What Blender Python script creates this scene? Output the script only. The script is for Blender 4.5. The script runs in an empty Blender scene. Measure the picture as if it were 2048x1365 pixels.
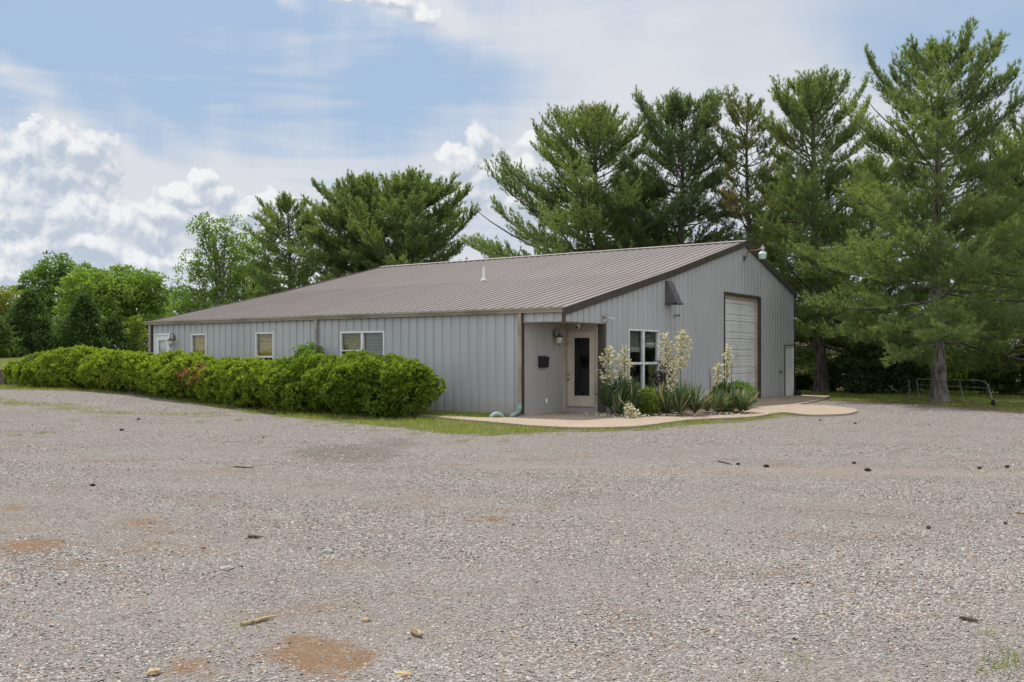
import bpy, bmesh, math, random
import numpy as np
from mathutils import Vector, Matrix

C = bpy.context.scene.collection
R = math.radians
PI = math.pi
rng = np.random.default_rng(7)
random.seed(7)

# ------------------------------------------------------------------ frame of the place (metres)
CAM_H = 1.522
FPX, HY = 1987.3, 718.3            # lens and horizon measured on the photograph (2048 px wide)
TH = 0.60878
CX, CY = 1.315, 25.241             # near corner of the building
PHI = PI/2 - TH                    # building x axis (along the gable) in the world
SU, CU = math.sin(TH), math.cos(TH)
BW, BL = 17.28, 17.17

def W(u, v, z=0.0):
    return Vector((CX + u*SU - v*CU, CY + u*CU + v*SU, z))
def uv(X, Y):
    du, dv = X-CX, Y-CY
    return du*SU + dv*CU, -du*CU + dv*SU
def sm(t):
    t = np.clip(t, 0, 1); return t*t*(3-2*t)
def terrain(X, Y):
    X = np.asarray(X, float); Y = np.asarray(Y, float)
    u, v = uv(X, Y)
    z = .5*sm((v-6)/13)
    lw = sm((Y-38.75)/.2)*sm((-X-14)/4)
    z = z + lw*(.55 + .03*np.clip(Y-39, 0, 45))
    z = z - 1.2*sm((Y-46)/20)*sm((X-10)/6)
    near = sm((40-Y)/10)
    z = z + near*(.018*np.sin(X*.9+.4*Y)*np.sin(Y*.7+1.3) + .012*np.sin(X*2.3+Y*1.7)*np.sin(Y*1.9-X*.8))*np.clip((CY-2-Y)/8, 0, 1)
    return z
def tz(X, Y): return float(terrain(X, Y))
def spot(px, py):
    """where a sight line of the photograph meets the ground"""
    k = (px-1024)/FPX; s = (HY-py)/FPX
    Y = 4.0
    prev = Y
    while Y < 160:
        if CAM_H + s*Y <= tz(k*Y, Y):
            lo, hi = prev, Y
            for _ in range(24):
                m = (lo+hi)/2
                if CAM_H + s*m <= tz(k*m, m): hi = m
                else: lo = m
            return (k*hi, hi)
        prev = Y; Y += .25
    return (k*160, 160)

# ------------------------------------------------------------------ helpers
def nrm(a):
    return a/np.maximum(np.linalg.norm(a, axis=-1, keepdims=True), 1e-9)

def link(o, parent=None):
    C.objects.link(o)
    if parent is not None: o.parent = parent
    return o
def thing(name, label, cat, loc=(0, 0, 0), rotz=0.0, group=None):
    o = bpy.data.objects.new(name, None); o.empty_display_size = .2
    C.objects.link(o); o.location = loc; o.rotation_euler = (0, 0, rotz)
    tag(o, label, cat, group)
    return o
def tag(o, label, cat, group=None):
    o['label'] = label; o['category'] = cat
    if group: o['group'] = group
    return o

class MB:
    def __init__(s): s.v = []; s.f = []
    def add(s, vs, fs):
        n = len(s.v); s.v += [tuple(p) for p in vs]; s.f += [tuple(i+n for i in f) for f in fs]
    def box(s, x0, x1, y0, y1, z0, z1):
        s.add([(x0,y0,z0),(x1,y0,z0),(x1,y1,z0),(x0,y1,z0),(x0,y0,z1),(x1,y0,z1),(x1,y1,z1),(x0,y1,z1)],
              [(0,3,2,1),(4,5,6,7),(0,1,5,4),(1,2,6,5),(2,3,7,6),(3,0,4,7)])
        return s
    def hexa(s, lo, hi):
        """eight corners: lower ring, upper ring"""
        s.add(list(lo)+list(hi), [(0,3,2,1),(4,5,6,7),(0,1,5,4),(1,2,6,5),(2,3,7,6),(3,0,4,7)]); return s
    def prism(s, poly, axis, a0, a1):
        """extrude a 2-D outline along axis 0/1/2"""
        def p(q, a):
            r = list(q); r.insert(axis, a); return r
        n = len(poly)
        s.add([p(q, a0) for q in poly]+[p(q, a1) for q in poly],
              [tuple(range(n))[::-1], tuple(range(n, 2*n))]+[(i, (i+1) % n, n+(i+1) % n, n+i) for i in range(n)])
        return s
    def tube(s, path, r, n=8, cap=True):
        P = [Vector(p) for p in path]
        if not hasattr(r, '__len__'): r = [r]*len(P)
        rings = []
        up = Vector((0, 0, 1)); last = None
        for i, p in enumerate(P):
            t = (P[min(i+1, len(P)-1)]-P[max(i-1, 0)]).normalized()
            if last is None:
                a = t.orthogonal().normalized()
            else:
                a = (last - t*last.dot(t)); a = a.normalized() if a.length > 1e-6 else t.orthogonal().normalized()
            last = a; b = t.cross(a)
            rings.append([p + (a*math.cos(2*PI*k/n)+b*math.sin(2*PI*k/n))*r[i] for k in range(n)])
        vs = [q for ring in rings for q in ring]
        fs = []
        for i in range(len(P)-1):
            for k in range(n):
                fs.append((i*n+k, i*n+(k+1) % n, (i+1)*n+(k+1) % n, (i+1)*n+k))
        if cap:
            fs.append(tuple(range(n))[::-1]); fs.append(tuple((len(P)-1)*n+k for k in range(n)))
        s.add(vs, fs); return s
    def lathe(s, prof, n=16, loc=(0, 0, 0), rot=None):
        """profile of (radius, z)"""
        vs = []
        for r, z in prof:
            for k in range(n):
                q = Vector((r*math.cos(2*PI*k/n), r*math.sin(2*PI*k/n), z))
                if rot is not None: q = rot @ q
                vs.append(q+Vector(loc))
        fs = []
        for i in range(len(prof)-1):
            for k in range(n):
                fs.append((i*n+k, i*n+(k+1) % n, (i+1)*n+(k+1) % n, (i+1)*n+k))
        fs.append(tuple(range(n))[::-1]); fs.append(tuple((len(prof)-1)*n+k for k in range(n)))
        s.add(vs, fs); return s
    def build(s, name, mat, parent=None, bevel=0, smooth=False, loc=None):
        me = bpy.data.meshes.new(name); me.from_pydata(s.v, [], s.f); me.update()
        bm = bmesh.new(); bm.from_mesh(me); bmesh.ops.recalc_face_normals(bm, faces=bm.faces[:])
        bm.to_mesh(me); bm.free()
        me.materials.append(mat)
        o = link(bpy.data.objects.new(name, me), parent)
        if bevel:
            b = o.modifiers.new('bevel', 'BEVEL'); b.width = bevel; b.segments = 2; b.limit_method = 'ANGLE'; b.angle_limit = R(35)
        if smooth:
            for p in me.polygons: p.use_smooth = True
            try: me.set_sharp_from_angle(angle=R(40))
            except Exception: pass
        if loc is not None: o.location = loc
        return o

def npmesh(name, V, F, mat, parent=None, t=None, smooth=False):
    V = np.asarray(V, np.float32).reshape(-1, 3); F = np.asarray(F, np.int32)
    me = bpy.data.meshes.new(name); k = F.shape[1]
    me.vertices.add(len(V)); me.vertices.foreach_set('co', V.ravel())
    me.loops.add(F.size); me.loops.foreach_set('vertex_index', F.ravel())
    me.polygons.add(len(F)); me.polygons.foreach_set('loop_start', np.arange(0, F.size, k, dtype=np.int32))
    try: me.polygons.foreach_set('loop_total', np.full(len(F), k, np.int32))
    except Exception: pass
    if smooth: me.polygons.foreach_set('use_smooth', np.ones(len(F), bool))
    if t is not None:
        for an, vals in (t if isinstance(t, dict) else {'t': t}).items():
            a = me.attributes.new(an, 'FLOAT', 'POINT'); a.data.foreach_set('value', np.asarray(vals, np.float32).ravel())
    me.update(calc_edges=True)
    me.materials.append(mat)
    return link(bpy.data.objects.new(name, me), parent)

# ------------------------------------------------------------------ materials
def mat_new(name):
    m = bpy.data.materials.new(name); m.use_nodes = True
    nt = m.node_tree; nt.nodes.clear()
    out = nt.nodes.new('ShaderNodeOutputMaterial')
    return m, nt, out
class NT:
    """tiny node-writing helper"""
    def __init__(s, nt): s.nt = nt
    def n(s, kind, **kw):
        nd = s.nt.nodes.new(kind)
        for k, v in kw.items(): setattr(nd, k, v)
        return nd
    def l(s, a, b): s.nt.links.new(a, b)
    def put(s, sock, v):
        if isinstance(v, bpy.types.NodeSocket): s.l(v, sock)
        else: sock.default_value = v
    def m(s, op, a, b=None, c=None, clamp=False):
        nd = s.n('ShaderNodeMath', operation=op, use_clamp=clamp)
        s.put(nd.inputs[0], a)
        if b is not None: s.put(nd.inputs[1], b)
        if c is not None: s.put(nd.inputs[2], c)
        return nd.outputs[0]
    def mix(s, f, a, b, mode='MIX'):
        nd = s.n('ShaderNodeMix', data_type='RGBA', blend_type=mode)
        s.put(nd.inputs[0], f)
        s.put(nd.inputs[6], a if isinstance(a, bpy.types.NodeSocket) else (*a[:3], 1))
        s.put(nd.inputs[7], b if isinstance(b, bpy.types.NodeSocket) else (*b[:3], 1))
        return nd.outputs[2]
    def step(s, v, lo, hi, a=0.0, b=1.0):
        nd = s.n('ShaderNodeMapRange', interpolation_type='SMOOTHSTEP', clamp=True)
        s.put(nd.inputs[0], v); nd.inputs[1].default_value = lo; nd.inputs[2].default_value = hi
        nd.inputs[3].default_value = a; nd.inputs[4].default_value = b
        return nd.outputs[0]
    def noise(s, vec, scale, detail=4, rough=.55, dist=0.0, dim='3D'):
        nd = s.n('ShaderNodeTexNoise', noise_dimensions=dim)
        if vec is not None: s.l(vec, nd.inputs['Vector'])
        nd.inputs['Scale'].default_value = scale; nd.inputs['Detail'].default_value = detail
        nd.inputs['Roughness'].default_value = rough; nd.inputs['Distortion'].default_value = dist
        return nd.outputs[0]
    def vmul(s, vec, k, off=(0, 0, 0), rot=(0, 0, 0)):
        nd = s.n('ShaderNodeMapping'); s.l(vec, nd.inputs[0])
        nd.inputs['Scale'].default_value = k; nd.inputs['Location'].default_value = off; nd.inputs['Rotation'].default_value = rot
        return nd.outputs[0]
    def attr(s, name):
        return s.n('ShaderNodeAttribute', attribute_name=name).outputs['Fac']
    def coord(s, which='Object'):
        return s.n('ShaderNodeTexCoord').outputs[which]
    def bump(s, h, strength, dist):
        b = s.n('ShaderNodeBump'); s.l(h, b.inputs['Height'])
        b.inputs['Strength'].default_value = strength; b.inputs['Distance'].default_value = dist
        return b.outputs[0]

def plain(name, col, rough=.5, metal=0.0, var=.12, scale=6.0, stretch=(1, 1, 1), spec=.4, bump=0.0, tint=None):
    m, nt, out = mat_new(name); h = NT(nt)
    b = h.n('ShaderNodeBsdfPrincipled')
    vec = h.vmul(h.coord(), stretch)
    nz = h.noise(vec, scale, 6, .6)
    dark = tint or tuple(c*(1-2.2*var) for c in col)
    f = h.step(nz, .38, .68)
    colo = h.mix(f, tuple(min(1, c*(1+.5*var)) for c in col), dark)
    h.l(colo, b.inputs['Base Color'])
    b.inputs['Roughness'].default_value = rough; b.inputs['Metallic'].default_value = metal
    b.inputs['Specular IOR Level'].default_value = spec
    if bump: h.l(h.bump(h.noise(vec, scale*5, 5, .6), bump, .02), b.inputs['Normal'])
    h.l(b.outputs[0], out.inputs[0])
    return m

def foliage(name, stops, trans=.35, gloss=.06, rough=.45):
    """leaf tint from the mesh attribute t (0..1): each leaf has its own green"""
    m, nt, out = mat_new(name); h = NT(nt)
    ramp = h.n('ShaderNodeValToRGB'); cr = ramp.color_ramp
    while len(cr.elements) < len(stops): cr.elements.new(.5)
    for e, (p, c) in zip(cr.elements, stops): e.position = p; e.color = (*c, 1)
    h.l(h.attr('t'), ramp.inputs[0])
    d = h.n('ShaderNodeBsdfDiffuse'); tr = h.n('ShaderNodeBsdfTranslucent'); g = h.n('ShaderNodeBsdfGlossy')
    h.l(ramp.outputs[0], d.inputs[0])
    h.l(h.mix(1.0, ramp.outputs[0], (1.0, 1.0, .9) if 'blossom' in name else (1.25, 1.3, .55), 'MULTIPLY'), tr.inputs[0])
    g.inputs['Roughness'].default_value = rough; g.inputs[0].default_value = (.9, .95, .9, 1)
    mx = h.n('ShaderNodeMixShader'); mx.inputs[0].default_value = trans
    h.l(d.outputs[0], mx.inputs[1]); h.l(tr.outputs[0], mx.inputs[2])
    m2 = h.n('ShaderNodeMixShader'); m2.inputs[0].default_value = gloss
    h.l(mx.outputs[0], m2.inputs[1]); h.l(g.outputs[0], m2.inputs[2])
    h.l(m2.outputs[0], out.inputs[0])
    return m

def siding_mat(name, base, rust=True):
    m, nt, out = mat_new(name); h = NT(nt)
    b = h.n('ShaderNodeBsdfPrincipled'); co = h.coord()
    sep = h.n('ShaderNodeSeparateXYZ'); h.l(co, sep.inputs[0]); z = sep.outputs[2]
    big = h.noise(co, .55, 5, .6)
    streak = h.noise(h.vmul(co, (9, 9, .35)), 1.0, 5, .65)
    fine = h.noise(co, 40, 3, .6)
    c = h.mix(h.step(big, .3, .7), base, tuple(k*.88 for k in base))
    c = h.mix(h.m('MULTIPLY', h.step(streak, .48, .74), .4), c, tuple(k*.62 for k in (base[0]*1.02, base[1]*1.0, base[2]*.95)))
    c = h.mix(h.m('MULTIPLY', h.step(fine, .6, .8), .12), c, (.2, .19, .17))
    if rust:                                     # splash stains low on the wall
        low = h.step(h.m('ADD', z, h.m('MULTIPLY', streak, -.7)), -.42, .25, 1, 0)
        c = h.mix(h.m('MULTIPLY', low, .45), c, (.30, .22, .13))
    pid = h.m('FLOOR', h.m('DIVIDE', h.m('ADD', sep.outputs[0], sep.outputs[1]), .915))
    wn_ = h.n('ShaderNodeTexWhiteNoise', noise_dimensions='1D'); h.l(pid, wn_.inputs['W'])
    c = h.mix(h.m('MULTIPLY', wn_.outputs['Value'], .16), c, tuple(k*.72 for k in base))       # each sheet weathers a little differently
    h.l(c, b.inputs['Base Color'])
    b.inputs['Roughness'].default_value = .48; b.inputs['Specular IOR Level'].default_value = .35
    h.l(h.bump(h.noise(h.vmul(co, (1, 1, .5)), 3.0, 3), .06, .05), b.inputs['Normal'])
    h.l(b.outputs[0], out.inputs[0])
    return m

M = {}
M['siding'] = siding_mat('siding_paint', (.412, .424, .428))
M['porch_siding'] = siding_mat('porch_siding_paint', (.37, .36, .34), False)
M['roof'] = plain('roof_paint', (.124, .101, .092), .55, 0, .07, .9, (.25, 2.2, 1), .35)
M['ridge'] = plain('ridge_cap_paint', (.33, .29, .26), .4, 0, .1, 2)
M['brown'] = plain('brown_trim_paint', (.060, .046, .038), .45, 0, .12, 3)
M['gutter'] = plain('gutter_paint', (.31, .28, .225), .4, 0, .14, 1.5, (1, .6, 3))
M['spout'] = plain('downspout_paint', (.31, .265, .21), .45, 0, .15, 3, (1, 1, .4))
M['white'] = plain('white_vinyl', (.66, .67, .67), .4, 0, .06, 4)
M['doorwhite'] = plain('white_steel_door', (.64, .645, .64), .45, 0, .06, 2, (1, 1, .6))
M['cream'] = plain('cream_door_paint', (.48, .43, .36), .45, 0, .06, 4)
M['creamframe'] = plain('tan_door_frame', (.36, .31, .25), .5, 0, .08, 4)
M['wood'] = plain('pale_wood_strip', (.42, .34, .26), .6, 0, .1, 9, (1, 1, .2))
M['darkmetal'] = plain('black_metal', (.02, .02, .022), .4, .3, .1, 8)
M['bronze'] = plain('aged_bronze', (.12, .10, .08), .5, .4, .2, 20)
M['lampglass'] = plain('frosted_lamp_glass', (.62, .57, .48), .25, 0, .12, 12)
M['galv'] = plain('galvanised_metal', (.42, .43, .44), .4, .7, .12, 14)
M['rustpipe'] = plain('rusty_conduit', (.22, .10, .055), .75, .2, .25, 18)
M['greenglass'] = plain('pale_green_lamp_lens', (.42, .62, .50), .25, 0, .1, 8)
M['hood'] = plain('grey_vent_paint', (.105, .10, .097), .55, 0, .14, 5)
M['hosegreen'] = plain('corrugated_green_pipe', (.22, .34, .29), .55, 0, .2, 12, tint=(.42, .44, .41))
M['plasticwhite'] = plain('white_plastic', (.72, .72, .70), .35, 0, .05, 10)
M['panelblack'] = plain('solar_panel_glass', (.012, .014, .02), .15, 0, .1, 10)
M['blindtan'] = plain('tan_window_blind', (.66, .50, .15), .6, 0, .08, 6)
M['blinddark'] = plain('olive_window_blind', (.46, .41, .13), .6, 0, .08, 6)
M['blindgrey'] = plain('grey_window_blind', (.30, .31, .29), .6, 0, .08, 6)
M['blindpale'] = plain('pale_door_blind', (.60, .65, .63), .6, 0, .05, 6)
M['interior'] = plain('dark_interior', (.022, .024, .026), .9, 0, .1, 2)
M['knob'] = plain('brass_knob', (.28, .20, .10), .35, .8, .1, 20)
M['timber'] = plain('weathered_timber', (.12, .095, .07), .85, 0, .25, 5, (1, 1, 4), bump=.3)
M['cone'] = plain('pine_cone_brown', (.10, .068, .046), .9, 0, .25, 30)
M['stick'] = plain('bare_pale_stick', (.36, .26, .15), .8, 0, .25, 18)
M['twig'] = plain('dark_twig', (.12, .08, .05), .85, 0, .25, 18)
M['brick'] = plain('red_brick_bit', (.26, .09, .05), .9, 0, .2, 25)
M['greyrock'] = plain('grey_limestone', (.30, .28, .262), .9, 0, .15, 12, bump=.3)
M['yellowrock'] = plain('yellow_sandstone', (.38, .28, .165), .9, 0, .18, 14, bump=.3)
M['shingle'] = plain('brown_shingle', (.14, .10, .085), .9, 0, .2, 9, (1, 1, 1), bump=.4)
M['tanwall'] = plain('tan_house_wall', (.42, .32, .20), .85, 0, .08, 2)
M['iron'] = plain('black_iron', (.015, .015, .016), .5, .3, .1, 8)
M['gate'] = plain('grey_gate_tube', (.16, .165, .165), .5, .4, .15, 8)
M['flower'] = foliage('cream_blossom', [(0, (.48, .42, .23)), (.5, (.64, .585, .37)), (1, (.74, .705, .51))], .3, .0)
M['stalk'] = plain('green_stalk', (.17, .20, .07), .6, 0, .2, 20)
M['deadstalk'] = plain('dry_brown_stalk', (.20, .10, .05), .8, 0, .2, 20)
M['petals'] = plain('fallen_petals', (.70, .64, .52), .8, 0, .15, 30)

def bark_mat(name, c1, c2, vs=(14, 14, 2.2)):
    m, nt, out = mat_new(name); h = NT(nt)
    b = h.n('ShaderNodeBsdfPrincipled'); co = h.coord()
    n1 = h.noise(h.vmul(co, vs), 1.0, 6, .65, .6)
    n2 = h.noise(co, 1.7, 4)
    c = h.mix(h.step(n1, .36, .62), c1, c2)
    c = h.mix(h.m('MULTIPLY', h.step(n2, .5, .7), .5), c, tuple(k*1.25 for k in c2))
    h.l(c, b.inputs['Base Color']); b.inputs['Roughness'].default_value = .9
    h.l(h.bump(n1, .9, .03), b.inputs['Normal'])
    h.l(b.outputs[0], out.inputs[0]); return m
M['bark'] = bark_mat('pine_bark', (.035, .028, .022), (.15, .125, .105))
M['pine_pale'] = bark_mat('pale_pine_bark', (.035, .029, .024), (.20, .18, .155))
M['palebark'] = bark_mat('pale_bark', (.09, .08, .065), (.26, .24, .2))

def glass_mat():
    m, nt, out = mat_new('window_glass'); h = NT(nt)
    lw = h.n('ShaderNodeLayerWeight'); lw.inputs[0].default_value = .5
    fr = h.m('ADD', .03, h.m('MULTIPLY', h.m('POWER', lw.outputs['Facing'], 4.0), .45), clamp=True)
    tr = h.n('ShaderNodeBsdfTransparent'); tr.inputs[0].default_value = (.93, .95, .93, 1)
    g = h.n('ShaderNodeBsdfGlossy'); g.inputs['Roughness'].default_value = .02; g.inputs[0].default_value = (.9, .92, .92, 1)
    mx = h.n('ShaderNodeMixShader'); h.l(fr, mx.inputs[0])
    h.l(tr.outputs[0], mx.inputs[1]); h.l(g.outputs[0], mx.inputs[2]); h.l(mx.outputs[0], out.inputs[0])
    return m
M['glass'] = glass_mat()

def concrete_mat():
    m, nt, out = mat_new('stained_concrete'); h = NT(nt)
    b = h.n('ShaderNodeBsdfPrincipled'); co = h.coord()
    n1 = h.noise(co, .8, 6, .6); n2 = h.noise(co, 6, 6, .65); n3 = h.noise(co, 90, 3, .6)
    c = h.mix(h.step(n1, .32, .66), (.325, .248, .178), (.28, .217, .16))
    c = h.mix(h.m('MULTIPLY', h.step(n2, .52, .72), .5), c, (.215, .15, .105))
    c = h.mix(h.m('MULTIPLY', h.step(n3, .55, .75), .4), c, (.16, .13, .10))
    c = h.mix(h.m('MULTIPLY', h.step(h.noise(h.vmul(co, (1, 1, 1), (5, 3, 0)), 2.3, 7, .7), .53, .66), .55), c, (.20, .155, .12))
    h.l(c, b.inputs['Base Color']); b.inputs['Roughness'].default_value = .85
    h.l(h.bump(n3, .25, .01), b.inputs['Normal']); h.l(b.outputs[0], out.inputs[0]); return m
M['concrete'] = concrete_mat()

def ground_mat():
    m, nt, out = mat_new('gravel_and_grass'); h = NT(nt)
    b = h.n('ShaderNodeBsdfPrincipled'); co = h.coord()
    def vor(scale, off=(0, 0, 0)):
        v = h.n('ShaderNodeTexVoronoi', voronoi_dimensions='2D'); h.l(h.vmul(co, (1, 1, 1), off), v.inputs['Vector'])
        v.inputs['Scale'].default_value = scale
        s = h.n('ShaderNodeSeparateColor'); h.l(v.outputs['Color'], s.inputs[0])
        return v.outputs['Distance'], s.outputs[0], s.outputs[1]
    d1, r1, q1 = vor(46); d2, r2, q2 = vor(105, (3, 7, 0)); d3, r3, q3 = vor(22, (11, 2, 0))
    pick = h.step(h.noise(co, 3.0, 4, .6), .4, .6)
    r = h.m('ADD', h.m('MULTIPLY', r1, pick), h.m('MULTIPLY', r2, h.m('SUBTRACT', 1.0, pick)))
    stone = h.mix(r, (.155, .136, .122), (.43, .394, .362))
    stone = h.mix(h.m('MULTIPLY', h.step(r3, .8, .9), .6), stone, (0.337, 0.312, 0.299))
    stone = h.mix(h.m('MULTIPLY', h.step(q1, .93, .97), .6), stone, (0.296, 0.189, 0.108))
    gap = h.step(h.m('ADD', h.m('MULTIPLY', d1, pick), h.m('MULTIPLY', d2, h.m('SUBTRACT', 1.0, pick))), .42, .75)
    stone = h.mix(h.m('MULTIPLY', gap, .55), stone, (0.114, 0.094, 0.080))
    # fines between the stones, in broad worn patches
    wx = h.noise(co, .35, 5, .62, .4); wy = h.noise(h.vmul(co, (.5, 1.3, 1)), .9, 6, .62)
    fines = h.m('ADD', h.m('MULTIPLY', wx, .6), h.m('MULTIPLY', wy, .5))
    fine_col = h.mix(h.m('ADD', h.m('MULTIPLY', r2, .7), h.m('MULTIPLY', h.noise(co, 55, 4, .7), .3)), (.140, .117, .100), (.385, .340, .302))
    c = h.mix(h.m('MULTIPLY', h.step(fines, .5, .66), .62), stone, fine_col)
    tanp = h.step(h.m('ADD', h.m('MULTIPLY', h.noise(h.vmul(co, (.45, 1.1, 1), (4, 9, 0)), 1.1, 7, .66, .5), 1.0), h.m('MULTIPLY', h.m('SUBTRACT', h.noise(co, 9, 4, .65), .5), .25)), .53, .66)
    c = h.mix(h.m('MULTIPLY', tanp, .72), c, h.mix(h.noise(co, 40, 4, .7), (0.195, 0.137, 0.096), (0.296, 0.224, 0.166)))
    grn = h.noise(co, 130, 2, .6)
    c = h.mix(h.m('MULTIPLY', h.step(grn, .52, .70), .35), c, (0.108, 0.091, 0.080))
    edge = h.noise(co, 2.2, 6, .68)
    em = h.m('SUBTRACT', edge, .5)
    speck = h.noise(co, 26, 3, .6)
    clay = h.mix(speck, (.20, .115, .062), (.285, .19, .118))
    dm = h.step(h.m('ADD', h.attr('dirt'), h.m('MULTIPLY', h.m('ADD', em, h.m('SUBTRACT', h.noise(co, 7, 5, .7), .5)), 1.5)), .28, .80)
    c = h.mix(h.m('MULTIPLY', dm, h.step(r1, .05, .3, .45, 1.0)), c, clay)
    c = h.mix(h.m('MULTIPLY', h.step(h.m('ADD', h.attr('sand'), em), .3, .8), .55), c, (0.316, 0.260, 0.210))
    c = h.mix(h.m('MULTIPLY', h.step(h.m('ADD', h.attr('stain'), em), .35, .85), .55), c, (0.114, 0.094, 0.070))
    ndl = h.mix(h.noise(co, 18, 5, .7), (.13, .065, .035), (.27, .155, .085))
    c = h.mix(h.m('MULTIPLY', h.step(h.m('ADD', h.attr('needles'), h.m('MULTIPLY', em, 1.3)), .35, .75), .85), c, ndl)
    g1 = h.noise(co, 5, 6, .7); g2 = h.noise(co, 60, 3, .7)
    grass = h.mix(h.step(g1, .3, .7), (.085, .115, .028), (.185, .19, .06))
    grass = h.mix(h.m('MULTIPLY', h.step(g2, .42, .66), .6), grass, (.075, .07, .03))
    grass = h.mix(h.m('MULTIPLY', h.step(h.noise(co, 2.6, 5, .7), .52, .68), .6), grass, (.22, .185, .10))
    gm = h.step(h.m('ADD', h.attr('grass'), h.m('ADD', h.m('MULTIPLY', em, 1.3), h.m('MULTIPLY', h.m('SUBTRACT', h.noise(co, 12, 4, .7), .5), 1.0))), .44, .72)
    c = h.mix(gm, c, grass)
    h.l(c, b.inputs['Base Color']); b.inputs['Roughness'].default_value = .95; b.inputs['Specular IOR Level'].default_value = .15
    hh = h.m('SUBTRACT', h.m('MULTIPLY', r1, .8), h.m('ADD', h.m('MULTIPLY', d1, .9), h.m('MULTIPLY', d2, .4)))
    h.l(h.bump(hh, 1.0, .02), b.inputs['Normal'])
    h.l(b.outputs[0], out.inputs[0]); return m
M['ground'] = ground_mat()

def stone_mat():
    m, nt, out = mat_new('crushed_stone'); h = NT(nt)
    b = h.n('ShaderNodeBsdfPrincipled')
    ramp = h.n('ShaderNodeValToRGB'); cr = ramp.color_ramp
    st = [(0, (.205, .182, .163)), (.3, (.292, .264, .241)), (.62, (.367, .336, .310)), (.9, (.46, .43, .40)), (.965, (.39, .30, .205)), (1, (.36, .205, .11))]
    while len(cr.elements) < len(st): cr.elements.new(.5)
    for e, (p, c) in zip(cr.elements, st): e.position = p; e.color = (*c, 1)
    h.l(h.attr('t'), ramp.inputs[0])
    nz = h.noise(h.coord(), 160, 3, .6)
    h.l(h.mix(h.m('MULTIPLY', h.step(nz, .45, .7), .25), ramp.outputs[0], (.17, .145, .125)), b.inputs['Base Color'])
    b.inputs['Roughness'].default_value = .9; b.inputs['Specular IOR Level'].default_value = .2
    h.l(b.outputs[0], out.inputs[0]); return m
M['stones'] = stone_mat()

M['pine_leaf'] = foliage('pine_needles', [(0, (.088, .128, .058)), (.35, (.146, .205, .086)), (.75, (.21, .272, .108)), (.94, (.275, .32, .12)), (1, (.17, .105, .055))], .48, .02)
M['pine_blue'] = foliage('blue_green_pine_needles', [(0, (.065, .10, .050)), (.35, (.11, .165, .080)), (.75, (.16, .225, .105)), (.94, (.215, .27, .12)), (1, (.15, .095, .055))], .45, .02)
M['pine_yellow'] = foliage('yellowing_pine_needles', [(0, (0.096, 0.120, 0.038)), (.5, (0.156, 0.186, 0.058)), (.8, (0.264, 0.240, 0.084)), (1, (0.336, 0.228, 0.090))], .4, .02)
M['leaf_mid'] = foliage('broadleaf_green', [(0, (0.065, 0.124, 0.026)), (.5, (0.137, 0.227, 0.047)), (1, (0.247, 0.345, 0.072))], .42, .02)
M['leaf_dark'] = foliage('dark_evergreen', [(0, (0.030, 0.061, 0.022)), (.6, (0.070, 0.124, 0.035)), (1, (0.135, 0.203, 0.049))], .3, .02)
M['leaf_lime'] = foliage('lime_leaf', [(0, (.08, .12, .02)), (.5, (.19, .25, .04)), (1, (.31, .36, .06))], .45, .02)
M['leaf_hedge'] = foliage('hedge_leaf', [(0, (.05, .095, .014)), (.4, (.145, .22, .026)), (.8, (.27, .345, .04)), (.96, (.35, .40, .06)), (1, (.24, .12, .05))], .42, .015, .55)
M['leaf_yellow'] = foliage('yellow_green_leaf', [(0, (.09, .11, .015)), (.5, (.2, .22, .03)), (1, (.34, .34, .06))], .4, .05)
M['leaf_rust'] = foliage('rusty_dead_leaf', [(0, (.16, .06, .03)), (.5, (.28, .12, .055)), (1, (.36, .20, .10))], .3, .03)
M['leaf_purple'] = foliage('purple_leaf', [(0, (.03, .016, .016)), (1, (.08, .04, .035))], .2, .05)
M['leaf_yucca'] = foliage('yucca_sword_leaf', [(0, (0.050, 0.086, 0.040)), (.5, (0.094, 0.143, 0.061)), (.85, (0.187, 0.237, 0.116)), (1, (0.418, 0.330, 0.209))], .2, .04, .45)
M['grass'] = foliage('grass_blade', [(0, (0.081, 0.132, 0.018)), (.5, (0.184, 0.253, 0.034)), (.85, (0.299, 0.345, 0.057)), (1, (0.414, 0.333, 0.161))], .45, .02)

# ------------------------------------------------------------------ ground
def seg_dist(P, poly, closed=True):
    d = np.full(len(P), 1e9)
    n = len(poly)
    for i in range(n if closed else n-1):
        a = np.array(poly[i]); b = np.array(poly[(i+1) % n]); ab = b-a
        t = np.clip(((P-a)@ab)/max(ab@ab, 1e-9), 0, 1)
        d = np.minimum(d, np.linalg.norm(P-(a+t[:, None]*ab), axis=1))
    return d
def inside(P, poly):
    c = np.zeros(len(P), bool); n = len(poly)
    for i in range(n):
        x1, y1 = poly[i]; x2, y2 = poly[(i+1) % n]
        cond = ((y1 > P[:, 1]) != (y2 > P[:, 1]))
        xi = (x2-x1)*(P[:, 1]-y1)/((y2-y1) if abs(y2-y1) > 1e-9 else 1e-9)+x1
        c ^= cond & (P[:, 0] < xi)
    return c
def poly_mask(P, poly, width):
    sd = seg_dist(P, poly); sd = np.where(inside(P, poly), sd, -sd)
    return np.clip(.5+sd/width, 0, 1)

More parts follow.
